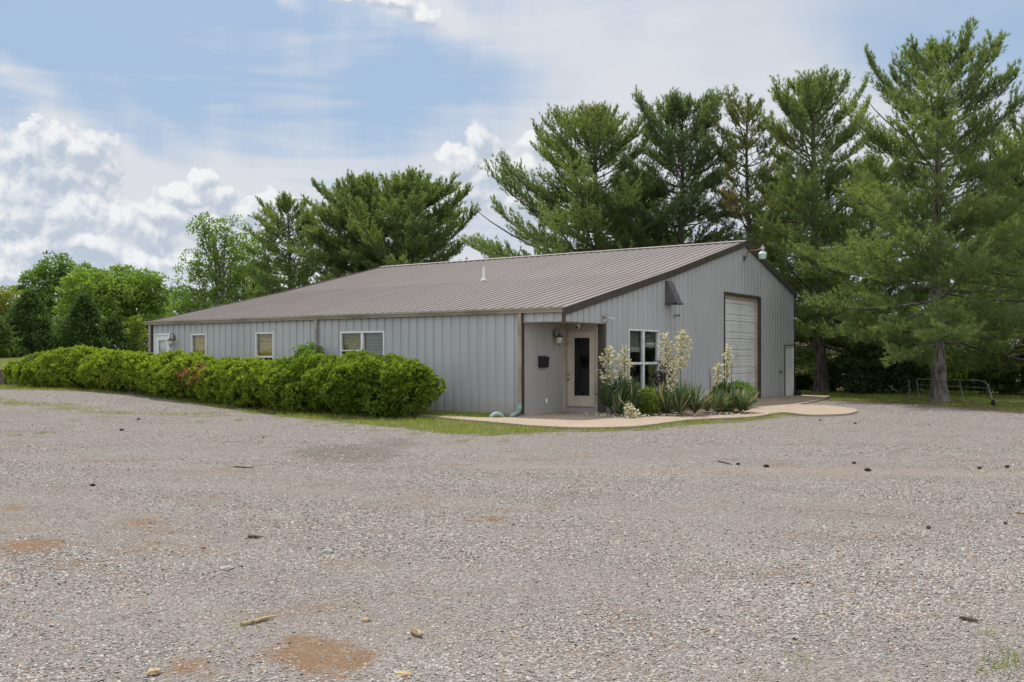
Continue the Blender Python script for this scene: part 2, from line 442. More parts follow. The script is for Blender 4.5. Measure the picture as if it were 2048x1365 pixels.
def sp(pts): return [spot(*p) for p in pts]
PATH_FRONT = [(800,831),(870,838),(940,845),(1000,850),(1060,856),(1150,860),(1230,859.5),(1280,857),(1330,850),(1380,843.5),(1430,841),(1480,839.5),(1510,837.5),(1530,834),(1550,830),(1572,828.5),(1610,834),(1660,833.5),(1692,832),(1712,828),(1716,823.5),(1700,819),(1650,814),(1596,812),(1649,801)]
PATH_BACK = [(1030,838.5),(1000,840),(960,839.5),(880,835.5),(812,829)]
G_STRIP = sp([(-40,780),(120,782),(260,790),(400,811),(500,826),(600,838),(700,848),(800,857),(880,868),(980,873),(1060,869),(1110,864.5),(1200,864.5),(1300,861),(1400,849.5),(1480,845),(1540,839),(1585,831),(1572,828),(1480,838),(1380,842),(1280,857),(1150,859),(1060,856),(1000,849),(870,835),(860,828),(740,822),(600,812),(400,785),(200,768),(-40,764)])
G_BAND = sp([(-60,792),(60,797),(150,808),(230,820),(320,826),(430,826),(470,832),(380,838),(250,832),(140,828),(50,818),(-60,808)])
G_WALL = sp([(800,826),(870,825),(1045,834),(1030,839),(960,841),(880,838)])
G_RIGHT = sp([(1600,800.5),(1655,801.5),(1760,806),(1850,811),(1950,817),(2048,824),(2400,846)]) + [(60,25),(200,60),(200,300),(8,300),(8,40)]
def grass_mask(P):
    g = poly_mask(P, G_STRIP, 1.9)*1.08
    g = np.maximum(g, .50*poly_mask(P, G_BAND, 1.6))
    g = np.maximum(g, poly_mask(P, G_WALL, .3))
    g = np.maximum(g, .92*poly_mask(P, G_RIGHT, .8))
    X, Y = P[:, 0], P[:, 1]
    u, v = uv(X, Y)
    back = np.clip((Y-62)/6, 0, 1)
    back = np.maximum(back, sm((Y-38.6)/.2)*sm((-X-14)/3))
    back = np.maximum(back, np.clip((u-18.5)/1.0, 0, 1)*(Y > 38))
    back = np.maximum(back, np.clip((v-18.2)/1.0, 0, 1)*(u > -1))
    back = np.maximum(back, np.clip((np.abs(X)-70)/6, 0, 1)); back = np.maximum(back, np.clip((-Y-25)/6, 0, 1))
    return np.maximum(g, back)
def blob_mask(P, items):
    m = np.zeros(len(P))
    for px, py, rx, ry, s in items:
        cx, cy = spot(px, py); ex = spot(px+rx, py); e1 = spot(px, py-ry); e2 = spot(px, py+ry)
        ax = abs(ex[0]-cx); ay = abs(e1[1]-e2[1])/2
        q = ((P[:, 0]-cx-(P[:, 1]-cy)*cx/cy)/ax)**2+((P[:, 1]-cy)/ay)**2
        m = np.maximum(m, s*np.clip(1.1-q*.6, 0, 1))
    return m
DIRT = [(655,1318,100,42,1.0),(590,1288,50,30,.9),(62,1091,80,20,.85),(385,1338,85,26,.75),(290,1043,75,12,.6),(20,1015,45,10,.7),(980,1040,50,11,.6),
        (420,995,90,10,.45),(1560,1146,70,16,.5),(860,1000,90,10,.4),(330,1100,160,25,.45),(700,1130,120,14,.45),(140,1130,120,20,.5),(1250,1215,90,16,.4),(1830,1230,70,12,.4),(60,1225,70,18,.5)]
SAND = [(1500,944,420,8,.95),(1850,947,330,8,1.0),(1500,1010,500,10,.5),(420,930,300,12,.5),(1200,940,160,6,.5),(880,985,150,14,.5),(560,1060,120,14,.5),(1100,1120,160,20,.4)]
STAIN = [(700,905,130,20,.9),(790,888,70,12,.7),(880,865,90,8,.4),(1985,1105,60,14,.4)]
NEEDLE_LINE = sp([(1660,801),(1760,806.5),(1850,812),(1950,818.5),(2060,826),(2300,842)])
def dirt_mask(P): return blob_mask(P, DIRT)
LANES = [(sp([(960,934),(1300,938),(1700,943),(2048,950),(2300,960)]), .34, 1.0), (sp([(1020,962),(1350,968),(1700,976),(2048,990),(2300,1000)]), .30, .55),
         (sp([(-60,1000),(300,975),(700,958),(960,934)]), .35, .5), (sp([(-60,1062),(350,1030),(760,1010),(1150,1030),(1700,1120),(2200,1240)]), .30, .5),
         (sp([(-60,1180),(400,1130),(850,1118),(1250,1170),(1600,1290),(1800,1400)]), .26, .45), (sp([(200,850),(600,872),(900,900),(1050,925)]), .4, .4)]
def lane_mask(P):
    m = np.zeros(len(P))
    for pl, w, s_ in LANES:
        m = np.maximum(m, s_*np.clip(1.4-seg_dist(P, pl, False)/w, 0, 1))
    return m
def needle_mask(P):
    return np.clip(1.15-seg_dist(P, NEEDLE_LINE, False)/.95, 0, 1)

xs = np.concatenate([np.linspace(-600,-80,14)[:-1], np.linspace(-80,-32,25)[:-1], np.arange(-32,26,.2), np.linspace(26,80,28), np.linspace(80,600,14)[1:]])
ys = np.concatenate([np.linspace(-400,-20,12)[:-1], np.linspace(-20,3,24)[:-1], np.arange(3,52,.2), np.linspace(52,120,35), np.linspace(120,900,18)[1:]])
gx, gy = np.meshgrid(xs, ys)
P2 = np.stack([gx.ravel(), gy.ravel()], 1)
Z = terrain(P2[:, 0], P2[:, 1])
nx, ny = len(xs), len(ys)
ii = (np.arange(ny-1)[:, None]*nx+np.arange(nx-1)[None]).ravel()
GF = np.stack([ii, ii+1, ii+nx+1, ii+nx], 1)
ground = npmesh('ground', np.column_stack([P2, Z]), GF, M['ground'], t={
    'grass': grass_mask(P2), 'dirt': dirt_mask(P2), 'sand': np.maximum(blob_mask(P2, SAND), .9*lane_mask(P2)), 'stain': blob_mask(P2, STAIN), 'needles': needle_mask(P2)}, smooth=True)
ground['kind'] = 'structure'

# loose crushed stone lying on the lot
def scatter_gravel():
    vs, fs, ts = [], [], []
    base_v = np.array([(1,0,0),(-1,0,0),(0,1,0),(0,-1,0),(0,0,1),(0,0,-1),(.6,.6,.55),(-.6,.6,.55),(-.6,-.6,.55),(.6,-.6,.55)], float)
    base_f = np.array([(0,2,6),(2,1,7),(1,3,8),(3,0,9),(4,6,7),(4,7,8),(4,8,9),(4,9,6),(6,2,7),(7,1,8),(8,3,9),(9,0,6)])
    def batch(n, y0, y1, s0, s1, dens_pow):
        y = np.sqrt(rng.uniform(y0**2, y1**2, n)) if dens_pow == 1 else rng.uniform(y0, y1, n)
        x = rng.uniform(-.58, .58, n)*y
        P = np.stack([x, y], 1)
        d = np.maximum(dirt_mask(P), grass_mask(P)*1.2)
        patch = .5+.5*np.sin(x*.8+1.3*np.sin(y*.6))*np.sin(y*1.1+1.1*np.sin(x*.5+2))
        patch = sm(patch*1.5+.35*np.sin(x*4.1+y*2.3)*np.sin(y*3.7-x*1.9)-.15)
        keep = rng.random(n) < np.clip((1-1.05*d), 0.10, 1)*(.5+.5*patch)*(1-.75*np.clip(lane_mask(P), 0, 1))
        P = P[keep]; n = len(P)
        pq = sm((.5+.5*np.sin(P[:, 0]*.8+1.3*np.sin(P[:, 1]*.6))*np.sin(P[:, 1]*1.1+1.1*np.sin(P[:, 0]*.5+2)))*1.5-.15)
        s = s0+(s1*(.8+.3*pq)-s0)*rng.random(n)**(3.6-.9*pq)
        sc = np.stack([s*rng.uniform(.8,1.5,n), s*rng.uniform(.7,1.1,n), s*rng.uniform(.22,.48,n)], 1)
        V = base_v[None]*rng.uniform(.72, 1.18, (n, 10, 1))*sc[:, None]
        a = rng.uniform(0, 2*PI, n); tl = rng.normal(0, .3, n)
        ca, sa, ct, st_ = np.cos(a)[:, None], np.sin(a)[:, None], np.cos(tl)[:, None], np.sin(tl)[:, None]
        Xv, Yv, Zv = V[..., 0], V[..., 1], V[..., 2]
        Xv, Zv = Xv*ct-Zv*st_, Xv*st_+Zv*ct
        V = np.stack([Xv*ca-Yv*sa, Xv*sa+Yv*ca, Zv], -1)
        V[..., 0] += P[:, None, 0]; V[..., 1] += P[:, None, 1]; V[..., 2] += (terrain(P[:, 0], P[:, 1])+sc[:, 2]*.22)[:, None]
        F = base_f[None]+(np.arange(n)*10)[:, None, None]
        off = sum(len(v) for v in vs)
        vs.append(V.reshape(-1, 3)); fs.append(F.reshape(-1, 3)+off)
        ts.append(np.repeat(rng.random(n), 10))
    batch(200000, 4.2, 8.0, .0033, .0145, 1)
    batch(180000, 8.0, 14.0, .0045, .0155, 1)
    batch(130000, 14.0, 26.0, .007, .019, 1)
    batch(45000, 26.0, 37.0, .012, .026, 1)
    return npmesh('gravel', np.concatenate(vs), np.concatenate(fs), M['stones'], t=np.concatenate(ts))
gv = scatter_gravel(); gv['kind'] = 'stuff'; tag(gv, 'loose grey crushed stone covering the parking lot', 'gravel')

# grass
def blades(P, hgt, wid, t):
    n = len(P); z = terrain(P[:, 0], P[:, 1])
    a = rng.uniform(0, 2*PI, n); lean = rng.normal(0, .45, (n, 2))*hgt[:, None]
    w = np.stack([np.cos(a), np.sin(a)], 1)*wid[:, None]/2
    b0 = np.column_stack([P-w, z-.005]); b1 = np.column_stack([P+w, z-.005]); tp = np.column_stack([P+lean, z+hgt])
    V = np.stack([b0, b1, tp], 1).reshape(-1, 3)
    return V, np.arange(3*n).reshape(-1, 3), np.repeat(t, 3)
def scatter_grass():
    out = []
    def region(poly, n, h0, h1, w, patchy=.35, dry=.1):
        pl = np.array(poly); lo, hi = pl.min(0), pl.max(0); got = []; k = 0
        while k < n:
            Q = rng.uniform(lo, hi, (200000, 2)); Q = Q[inside(Q, poly)]; Q = Q[rng.random(len(Q)) < np.clip(16/np.maximum(Q[:, 1], 1), .25, 1)**1.0]
            if len(Q) == 0: break
            got.append(Q); k += len(Q)
        P = np.concatenate(got)[:n]
        pt = np.sin(P[:, 0]*2.1+1.7*np.sin(P[:, 1]*1.3))*np.sin(P[:, 1]*2.4+1.2*np.sin(P[:, 0]*1.9))
        P = P[rng.random(len(P)) < np.clip(grass_mask(P)*1.3-.1, .03, 1)*np.clip(.55+pt*.9+(1-patchy)*.5-.2, .04, 1)]
        k = len(P); t = np.clip(rng.normal(.5, .2, k), 0, .9); t[rng.random(k) < dry] = 1
        return blades(P, h0+(h1-h0)*rng.random(k)**2, np.full(k, w), t)
    out.append(region(G_STRIP, 60000, .03, .13, .011, .6, .20))
    out.append(region(G_BAND, 20000, .02, .07, .012, 1.2, .25))
    out.append(region(G_WALL, 8000, .05, .16, .011, .2))
    right = sp([(1600,800),(1655,801),(1760,805.5),(1850,810.5),(1950,816),(2048,823),(2110,827)])+[(24,34),(24,52),(12.5,52),(12.4,40)]
    out.append(region(right, 60000, .03, .09, .018, .6, .12))
    lawn = [(-28,38.8),(-15,38.8),(-22,62),(-42,62)]
    out.append(region(lawn, 30000, .03, .06, .025, .1, .3))
    weeds = []
    for px, py, n in [(560,838,40),(655,852,50),(745,862,60),(830,870,60),(925,884,60),(1010,884,50),(1120,871,40),(350,815,50),(300,806,40),(210,835,60),(150,842,50),(1590,835,30),(1610,838,16),(1990,1270,14),(2000,1335,22),(1975,1345,12),(2040,1330,24),(1905,1203,8),(2020,1310,14),(1600,1325,14),(1500,900,10),(85,868,90),(30,872,60),(400,846,70),(480,842,90),(480,1252,8),(620,846,60),(700,854,60)]:
        x, y = spot(px, py); r = .035*max(1, y/9); weeds.append(np.column_stack([rng.normal(x, r, n), rng.normal(y, r*1.3, n)]))
    P = np.concatenate(weeds); k = len(P)
    out.append(blades(P, rng.uniform(.02, .08, k), np.full(k, .006), np.clip(rng.normal(.45, .2, k), 0, .9)))
    V, F, T, off = [], [], [], 0
    for v, f, t in out: V.append(v); F.append(f+off); T.append(t); off += len(v)
    return npmesh('grass', np.concatenate(V), np.concatenate(F), M['grass'], t=np.concatenate(T))
gr = scatter_grass(); gr['kind'] = 'stuff'; tag(gr, 'short green grass and weeds along the lot edges and lawn', 'grass')

# concrete path and pads
def slab(name, pts, z0, z1, mat):
    m = MB(); m.prism([(p[0], p[1]) for p in pts], 2, z0, z1)
    me = bpy.data.meshes.new(name); me.from_pydata(m.v, [], m.f)
    bm = bmesh.new(); bm.from_mesh(me); bmesh.ops.triangulate(bm, faces=[f for f in bm.faces if len(f.verts) > 4]); bmesh.ops.recalc_face_normals(bm, faces=bm.faces[:]); bm.to_mesh(me); bm.free()
    me.materials.append(mat); return link(bpy.data.objects.new(name, me))
def smooth_line(P, it=2):
    for _ in range(it):
        Q = [P[0]]
        for a, b in zip(P[:-1], P[1:]):
            Q += [(a[0]*.75+b[0]*.25, a[1]*.75+b[1]*.25), (a[0]*.25+b[0]*.75, a[1]*.25+b[1]*.75)]
        P = Q+[P[-1]]
    return P
front = sp(PATH_FRONT)
pp = smooth_line(front[:23], 2)+front[23:]
wl = lambda u, v: tuple(W(u, v)[:2])
pp += [wl(17.9, -1.2), wl(17.9, .25), wl(2.3, .25), wl(2.3, 1.5), wl(-.03, 1.5), wl(-.06, 1.0)] + sp(PATH_BACK)
path = slab('path', pp, -.15, .055, M['concrete']); path['kind'] = 'structure'
pad_hi = slab('path', [wl(8.6, -.02), wl(8.4, -1.35), wl(10.6, -2.2), wl(15.1, -1.86), wl(17.8, -1.3), wl(17.8, -.02)], .04, .085, M['concrete']); pad_hi['kind'] = 'structure'

def mulch_mat():
    m, nt, out = mat_new('bark_mulch'); h = NT(nt)
    b = h.n('ShaderNodeBsdfPrincipled'); co = h.coord()
    c = h.mix(h.noise(co, 35, 5, .7), (.07, .045, .03), (.24, .165, .11))
    h.l(c, b.inputs['Base Color']); b.inputs['Roughness'].default_value = .95
    h.l(h.bump(h.noise(co, 60, 4, .7), .8, .02), b.inputs['Normal']); h.l(b.outputs[0], out.inputs[0]); return m
M['mulch'] = mulch_mat()
bed_front = sp([(1212,829),(1235,834),(1280,836),(1330,834),(1380,832),(1430,831),(1470,830),(1496,826),(1502,820)])
bed = slab('ground_bed', smooth_line(bed_front, 2)+[wl(8.2, -.03), wl(2.15, -.03)], .03, .085, M['mulch']); bed['kind'] = 'structure'; bed.name = 'soil'

# ------------------------------------------------------------------ the metal building
RP = [(0.0, 2.80), (6.18, 4.165), (12.10, 5.62), (17.28, 4.125)]      # roof line over the gable (wall tops)
def roof_z(x):
    return float(np.interp(x, [p[0] for p in RP], [p[1] for p in RP]))
bld = thing('metal_building', 'long low grey ribbed metal building with brown roof, corner porch and tall garage door', 'building', W(0, 0), PHI)

def ribbed(mb, s0, s1, top, opens, place, period=.305, inset=.085, depth=.028, lip=.012, z0=0.0, phase=0.0, extra=()):
    """vertical ribbed sheet between s0 and s1; opens = (sa, sb, za, zb) holes; place(s, d, z) -> point, d = outward"""
    brk = set([s0, s1]); k = math.floor((s0-phase)/period)-1
    prof = [(0, 0), (period-inset-2*lip, 0), (period-inset-lip, -depth), (period-lip, -depth)]
    def dof(s):
        q = (s-phase) % period
        xs_ = [p[0] for p in prof]+[period]; ds_ = [p[1] for p in prof]+[0]
        return float(np.interp(q, xs_, ds_))
    while phase+k*period < s1:
        for q, d in prof:
            s = phase+k*period+q
            if s0 < s < s1: brk.add(s)
        k += 1
    for o in opens:
        for s in o[:2]:
            if s0 < s < s1: brk.add(s)
    for e in extra:
        if s0 < e < s1: brk.add(e)
    B = sorted(brk)
    for a, b in zip(B[:-1], B[1:]):
        if b-a < 1e-5: continue
        m = (a+b)/2; ta, tb = top(a), top(b)
        iv = [(z0, None)]
        for sa, sb, za, zb in opens:
            if sa-1e-6 <= m <= sb+1e-6:
                nw = []
                for lo, hi in iv:
                    H = hi if hi is not None else min(ta, tb)
                    if za > lo+1e-4: nw.append((lo, za))
                    if zb < H-1e-4: nw.append((max(lo, zb), hi))
                iv = nw
        e = 1e-7
        da, db = dof(a+e), dof(b-e)
        for lo, hi in iv:
            ha = ta if hi is None else hi; hb = tb if hi is None else hi
            mb.add([place(a, da, lo), place(b, db, lo), place(b, db, hb), place(a, da, ha)], [(0, 1, 2, 3)])

# openings
LW = dict(door=(16.04, 16.93, .3, 2.41), w1=(14.08, 14.905, .95, 2.37), w2=(10.78, 11.645, .85, 2.368), w3=(6.10, 7.87, .9, 2.335))
GW = dict(win=(3.46, 5.34, .57, 2.375), garage=(10.30, 13.56, 0.0, 3.765), man=(16.19, 17.13, .1, 2.055), porch=(0, 2.0, 0, 2.48))
mb = MB()
ribbed(mb, 1.24, BL, lambda s: 2.80, list(LW.values()), lambda s, d, z: (-d, s, z), phase=.02)
ribbed(mb, 0.06, 1.24, lambda s: 2.80, [], lambda s, d, z: (-d, s, z), z0=2.48, phase=.02)
mb.build('wall', M['siding'], bld)
mb = MB()
ribbed(mb, 0.05, BW, roof_z, list(GW.values()), lambda s, d, z: (s, -d, z), phase=.10, extra=(6.18, 12.10))
mb.build('wall', M['siding'], bld)
mb = MB()
ribbed(mb, 0, BW, roof_z, [], lambda s, d, z: (s, BL+d, z), extra=(6.18, 12.10)); mb.build('wall', M['siding'], bld)
mb = MB()
ribbed(mb, 0, BL, lambda s: 4.125, [], lambda s, d, z: (BW+d, s, z)); mb.build('wall', M['siding'], bld)
# porch recess
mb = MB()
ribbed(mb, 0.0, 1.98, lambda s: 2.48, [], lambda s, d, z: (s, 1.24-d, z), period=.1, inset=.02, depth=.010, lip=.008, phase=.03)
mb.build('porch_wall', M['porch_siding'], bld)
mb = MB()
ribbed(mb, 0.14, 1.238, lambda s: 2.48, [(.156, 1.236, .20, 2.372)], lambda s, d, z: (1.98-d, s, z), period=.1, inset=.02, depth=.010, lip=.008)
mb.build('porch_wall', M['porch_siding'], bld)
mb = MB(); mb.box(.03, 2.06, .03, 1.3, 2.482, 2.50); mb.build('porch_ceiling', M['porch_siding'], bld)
# concrete floor and dark room inside
mb = MB(); mb.box(2.2, BW-.1, .3, BL-.2, .0, .04); mb.build('floor_slab', M['interior'], bld)
# brown trims
for bx in ((-.022, .05, 1.238, 1.30, .05, 2.72),       # porch opening, long side
           (-.024, .052, -.026, .05, 2.474, 2.80),     # corner above the porch
           (1.975, 2.12, -.028, .15, .05, 2.482),      # porch opening, gable side
           (BW-.05, BW+.03, -.03, .08, .02, 4.13),
           (-.03, .04, BL-.16, BL+.03, .02, 2.74)):
    mb = MB(); mb.box(*bx); mb.build('corner_trim', M['brown'], bld)
for bx in ((1.955, 1.979, 1.19, 1.238, .06, 2.48), (1.958, 1.977, .150, .172, .05, 2.40)):
    mb = MB(); mb.box(*bx); mb.build('porch_trim', M['cream'], bld)
# header flashing over the porch opening
for bx in ((.06, 1.974, -.026, .02, 2.470, 2.483), (-.026, .02, .06, 1.237, 2.470, 2.483)):
    mb = MB(); mb.box(*bx); mb.build('header_trim', M['spout'], bld)

# roof
def roof_sheet():
    mb = MB()
    rp = [(-.11, RP[0][1]+.04-.025), (6.18, RP[1][1]+.04), (12.10, RP[2][1]+.05), (17.40, RP[3][1]+.01)]
    y = -.045; per = .305
    prof = []
    while y < BL+.05:
        for q, d in ((0, 0), (.225, 0), (.245, .024), (.285, .024)):
            prof.append((min(y+q, BL+.05), d))
        y += per
    prof.append((BL+.051, 0))
    vs = []
    for yy, d in prof:
        for x, z in rp: vs.append((x, yy, z+d))
    n = len(rp)
    fs = [(i*n+k, i*n+k+1, (i+1)*n+k+1, (i+1)*n+k) for i in range(len(prof)-1) for k in range(n-1)]
    mb.add(vs, fs)
    # underside
    vs = [(x, yy, z-.03) for yy in (-.045, BL+.05) for x, z in rp]
    mb.add(vs, [(k, n+k, n+k+1, k+1) for k in range(n-1)])
    return mb.build('roof', M['roof'], bld)
roof = roof_sheet()
mb = MB()
zr = RP[2][1]+.05
mb.hexa([(11.93, -.05, zr-.012), (12.10, -.05, zr+.028), (12.10, BL+.05, zr+.028), (11.93, BL+.05, zr-.012)],
        [(11.93, -.05, zr+.012), (12.10, -.05, zr+.055), (12.10, BL+.05, zr+.055), (11.93, BL+.05, zr+.012)])
mb.hexa([(12.102, -.05, zr+.028), (12.28, -.05, zr-.018), (12.28, BL+.05, zr-.018), (12.102, BL+.05, zr+.028)],
        [(12.102, -.05, zr+.055), (12.28, -.05, zr+.006), (12.28, BL+.05, zr+.006), (12.102, BL+.05, zr+.055)])
mb.build('ridge_cap', M['ridge'], roof)
def rake(ya, yb):
    mb = MB()
    pts = [(-.115, RP[0][1]+.05-.025), (6.18, RP[1][1]+.076), (12.10, RP[2][1]+.088), (17.41, RP[3][1]+.05)]
    for (x0, z0), (x1, z1) in zip(pts[:-1], pts[1:]):
        mb.hexa([(x0, ya, z0-.21), (x1, ya, z1-.21), (x1, yb, z1-.21), (x0, yb, z0-.21)], [(x0, ya, z0), (x1, ya, z1), (x1, yb, z1), (x0, yb, z0)])
    return mb.build('rake_trim', M['brown'], roof)
rake(-.085, -.047); rake(BL+.053, BL+.09)
mb = MB(); mb.lathe([(.055, 0), (.055, .56)], 12, (6.42, 7.28, 4.16)); mb.lathe([(.11, 0), (.10, .05), (.06, .09), (.058, .1)], 12, (6.42, 7.28, 4.24))
mb.build('vent_pipe', M['plasticwhite'], roof, smooth=True)

# gutter: K profile along the eave
mb = MB()
prof = [(-.025, 2.845), (-.025, 2.715), (-.115, 2.715), (-.13, 2.76), (-.16, 2.80), (-.165, 2.848), (-.15, 2.848), (-.145, 2.80), (-.115, 2.765), (-.105, 2.73), (-.04, 2.73), (-.04, 2.845)]
mb.prism(prof, 1, -.03, BL+.1)
for yy in (-.034, BL+.101):
    mb.prism([(-.024, 2.846), (-.024, 2.713), (-.116, 2.713), (-.131, 2.76), (-.162, 2.80), (-.167, 2.850)], 1, yy, yy+.004)
for k in range(1, 9): mb.box(-.163, -.03, k*1.95, k*1.95+.02, 2.835, 2.842)
mb.build('gutter', M['gutter'], bld)
def spout(y, zb, kick=False, x=-.075):
    mb = MB(); mb.box(x-.03, x+.03, y-.045, y+.045, zb, 2.712)
    for k in range(3): mb.box(x-.036, x+.052, y-.05, y+.05, .75+k*.75, .775+k*.75)
    return mb.build('downspout', M['spout'], bld, bevel=.008)
spout(1.305, .26); spout(8.81, .2); spout(17.08, .4)
mb = MB(); mb.box(-.112, -.04, 8.75, 8.775, 1.55, 1.95); mb.build('downspout_patch', M['spout'], bld)

# windows
def window(frame_axis, s0, s1, z0, z1, place, cells, name='window', fw=.05, blinds=()):
    """cells = list of (sa, sb, za, zb) panes; place(s, d, z): d outward"""
    def pbox(mb, a, b, d0, d1, lo, hi):
        q = [place(a, d0, lo), place(b, d0, lo), place(b, d1, lo), place(a, d1, lo)]
        r = [place(a, d0, hi), place(b, d0, hi), place(b, d1, hi), place(a, d1, hi)]
        mb.hexa(q, r)
    mb = MB()
    pbox(mb, s0, s1, -.08, .018, z1-fw, z1); pbox(mb, s0, s1, -.08, .018, z0, z0+fw)
    pbox(mb, s0, s0+fw, -.08, .016, z0+fw, z1-fw); pbox(mb, s1-fw, s1, -.08, .016, z0+fw, z1-fw)
    ss = sorted(set([c[0] for c in cells]+[c[1] for c in cells]))
    for (a0, a1, b0, b1, fl) in frame_axis:
        pbox(mb, a0, a1, -.075, .010 if fl else .004, b0, b1)
    f = mb.build(name, M['white'], bld, bevel=.004)
    for c in cells:
        m2 = MB(); pbox(m2, c[0], c[1], -.044, -.040, c[2], c[3]); m2.build('pane', M['glass'], f)
    for (sa, sb, za, zb, mt, tilt, bundle) in blinds:
        m3 = MB(); z = zb
        while z > za:
            p0 = [place(sa, -.10, z), place(sb, -.10, z), place(sb, -.135, z+tilt), place(sa, -.135, z+tilt)]
            p1 = [place(sa, -.10, z-.003), place(sb, -.10, z-.003), place(sb, -.135, z+tilt-.003), place(sa, -.135, z+tilt-.003)]
            m3.hexa(p1, p0); z -= .042
        if bundle:
            k = za
            while k > za-bundle:
                pbox(m3, sa, sb, -.142, -.098, k-.019, k-.002); k -= .0195
        m3.build('blind', M[mt], f)
    # dark room behind
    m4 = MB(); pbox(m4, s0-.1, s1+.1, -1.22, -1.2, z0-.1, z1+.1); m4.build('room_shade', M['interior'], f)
    return f
PL = lambda s, d, z: (-d, s, z)
PG = lambda s, d, z: (s, -d, z)
window([(14.13, 14.855, 1.60, 1.65, 1)], *LW['w1'], PL, [(14.13, 14.855, 1.0, 1.60), (14.13, 14.855, 1.65, 2.32)], blinds=[(14.14, 14.845, 1.02, 2.30, 'blindtan', .028, 0)])
window([(10.83, 11.595, 1.56, 1.615, 1)], *LW['w2'], PL, [(10.83, 11.595, .9, 1.56), (10.83, 11.595, 1.615, 2.318)], blinds=[(10.84, 11.585, 1.62, 2.30, 'blindtan', .024, .0)])
window([(6.94, 7.03, .95, 2.285, 1), (7.03, 7.82, 1.75, 1.79, 0)], *LW['w3'], PL, [(6.15, 6.94, .95, 2.285), (7.03, 7.82, .95, 1.75), (7.03, 7.82, 1.79, 2.285)],
       blinds=[(7.04, 7.81, 1.80, 2.27, 'blinddark', .022, .0), (6.16, 6.93, 1.0, 2.27, 'blindgrey', .03, 0)])
xm = 4.385
window([(xm-.05, xm+.05, .62, 2.325, 1), (3.51, xm-.05, 1.36, 1.43, 0), (xm+.05, 5.29, 1.36, 1.43, 0)], *GW['win'], PG,
       [(3.51, xm-.05, .62, 1.36), (3.51, xm-.05, 1.43, 2.325), (xm+.05, 5.29, .62, 1.36), (xm+.05, 5.29, 1.43, 2.325)],
       blinds=[(3.52, xm-.06, 1.86, 2.30, 'blindgrey', .022, .13), (xm+.06, 5.28, 2.02, 2.30, 'blindgrey', .022, .14)])

def pane_door(name, y0, y1, z0, z1, place, mat_frame, mat_slab, fw, slab_rect, glass_rect, hinge=None, blind=None, label=None):
    def pbox(mb, a, b, d0, d1, lo, hi):
        mb.hexa([place(a, d0, lo), place(b, d0, lo), place(b, d1, lo), place(a, d1, lo)], [place(a, d0, hi), place(b, d0, hi), place(b, d1, hi), place(a, d1, hi)])
    a0, a1, b0, b1 = slab_rect; g0, g1, h0, h1 = glass_rect
    mb = MB()
    pbox(mb, a0, g0, -.05, -.01, b0, b1); pbox(mb, g1, a1, -.05, -.01, b0, b1); pbox(mb, g0, g1, -.05, -.01, b0, h0); pbox(mb, g0, g1, -.05, -.01, h1, b1)
    d = mb.build(name, mat_slab, bld, bevel=.003)
    if label: d['label'] = label
    m2 = MB()
    pbox(m2, y0, a0-.006, -.06, .014, z0, z1); pbox(m2, a1+.006, y1, -.06, .014, z0, z1); pbox(m2, a0-.006, a1+.006, -.06, .014, b1+.006, z1); pbox(m2, a0-.006, a1+.006, -.07, .03, z0, b0-.008)
    m2.build('door_frame', mat_frame, d, bevel=.004)
    m3 = MB(); w = .022
    pbox(m3, g0-.001, g0+w, -.045, .002, h0, h1); pbox(m3, g1-w, g1+.001, -.045, .002, h0, h1); pbox(m3, g0+w, g1-w, -.045, .002, h0, h0+w); pbox(m3, g0+w, g1-w, -.045, .002, h1-w, h1)
    m3.build('glass_trim', mat_slab, d, bevel=.003)
    m4 = MB(); pbox(m4, g0+w, g1-w, -.032, -.028, h0+w, h1-w); m4.build('glass', M['glass'], d)
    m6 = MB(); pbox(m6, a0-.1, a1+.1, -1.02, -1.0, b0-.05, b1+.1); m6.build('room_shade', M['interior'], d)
    if blind:
        m5 = MB(); z = h1-w
        while z > h0+w:
            m5.hexa([place(g0+w, -.06, z-.03), place(g1-w, -.06, z-.03), place(g1-w, -.064, z-.03), place(g0+w, -.064, z-.03)],
                    [place(g0+w, -.07, z), place(g1-w, -.07, z), place(g1-w, -.074, z), place(g0+w, -.074, z)]); z -= .03
        m5.build('blind', M[blind], d)
    return d
PD = lambda s, d, z: (1.98-d, s, z)
pd = pane_door('door', .174, 1.188, .20, 2.372, PD, M['creamframe'], M['cream'], .09, (.258, 1.116, .215, 2.275), (.385, .930, .49, 2.12), label='cream door with a tall dark glass panel')
for z in (.955, 1.10):
    mb = MB(); ro = Matrix.Rotation(-PI/2, 3, 'Y')
    if z < 1: mb.lathe([(.03, 0), (.03, .008), (.012, .012), (.012, .04), (.028, .048), (.032, .062), (.024, .078), (.004, .082)], 14, (1.985, 1.065, z), ro)
    else: mb.lathe([(.028, 0), (.028, .015), (.02, .022), (.004, .024)], 14, (1.985, 1.065, z), ro)
    mb.build('handle' if z < 1 else 'lock', M['knob'], pd, smooth=True)
wd = pane_door('door', 16.04, 16.93, .3, 2.41, PL, M['white'], M['white'], .09, (16.12, 16.85, .36, 2.33), (16.26, 16.71, .75, 2.19), blind='blindpale', label='white door with a pale frosted glass')
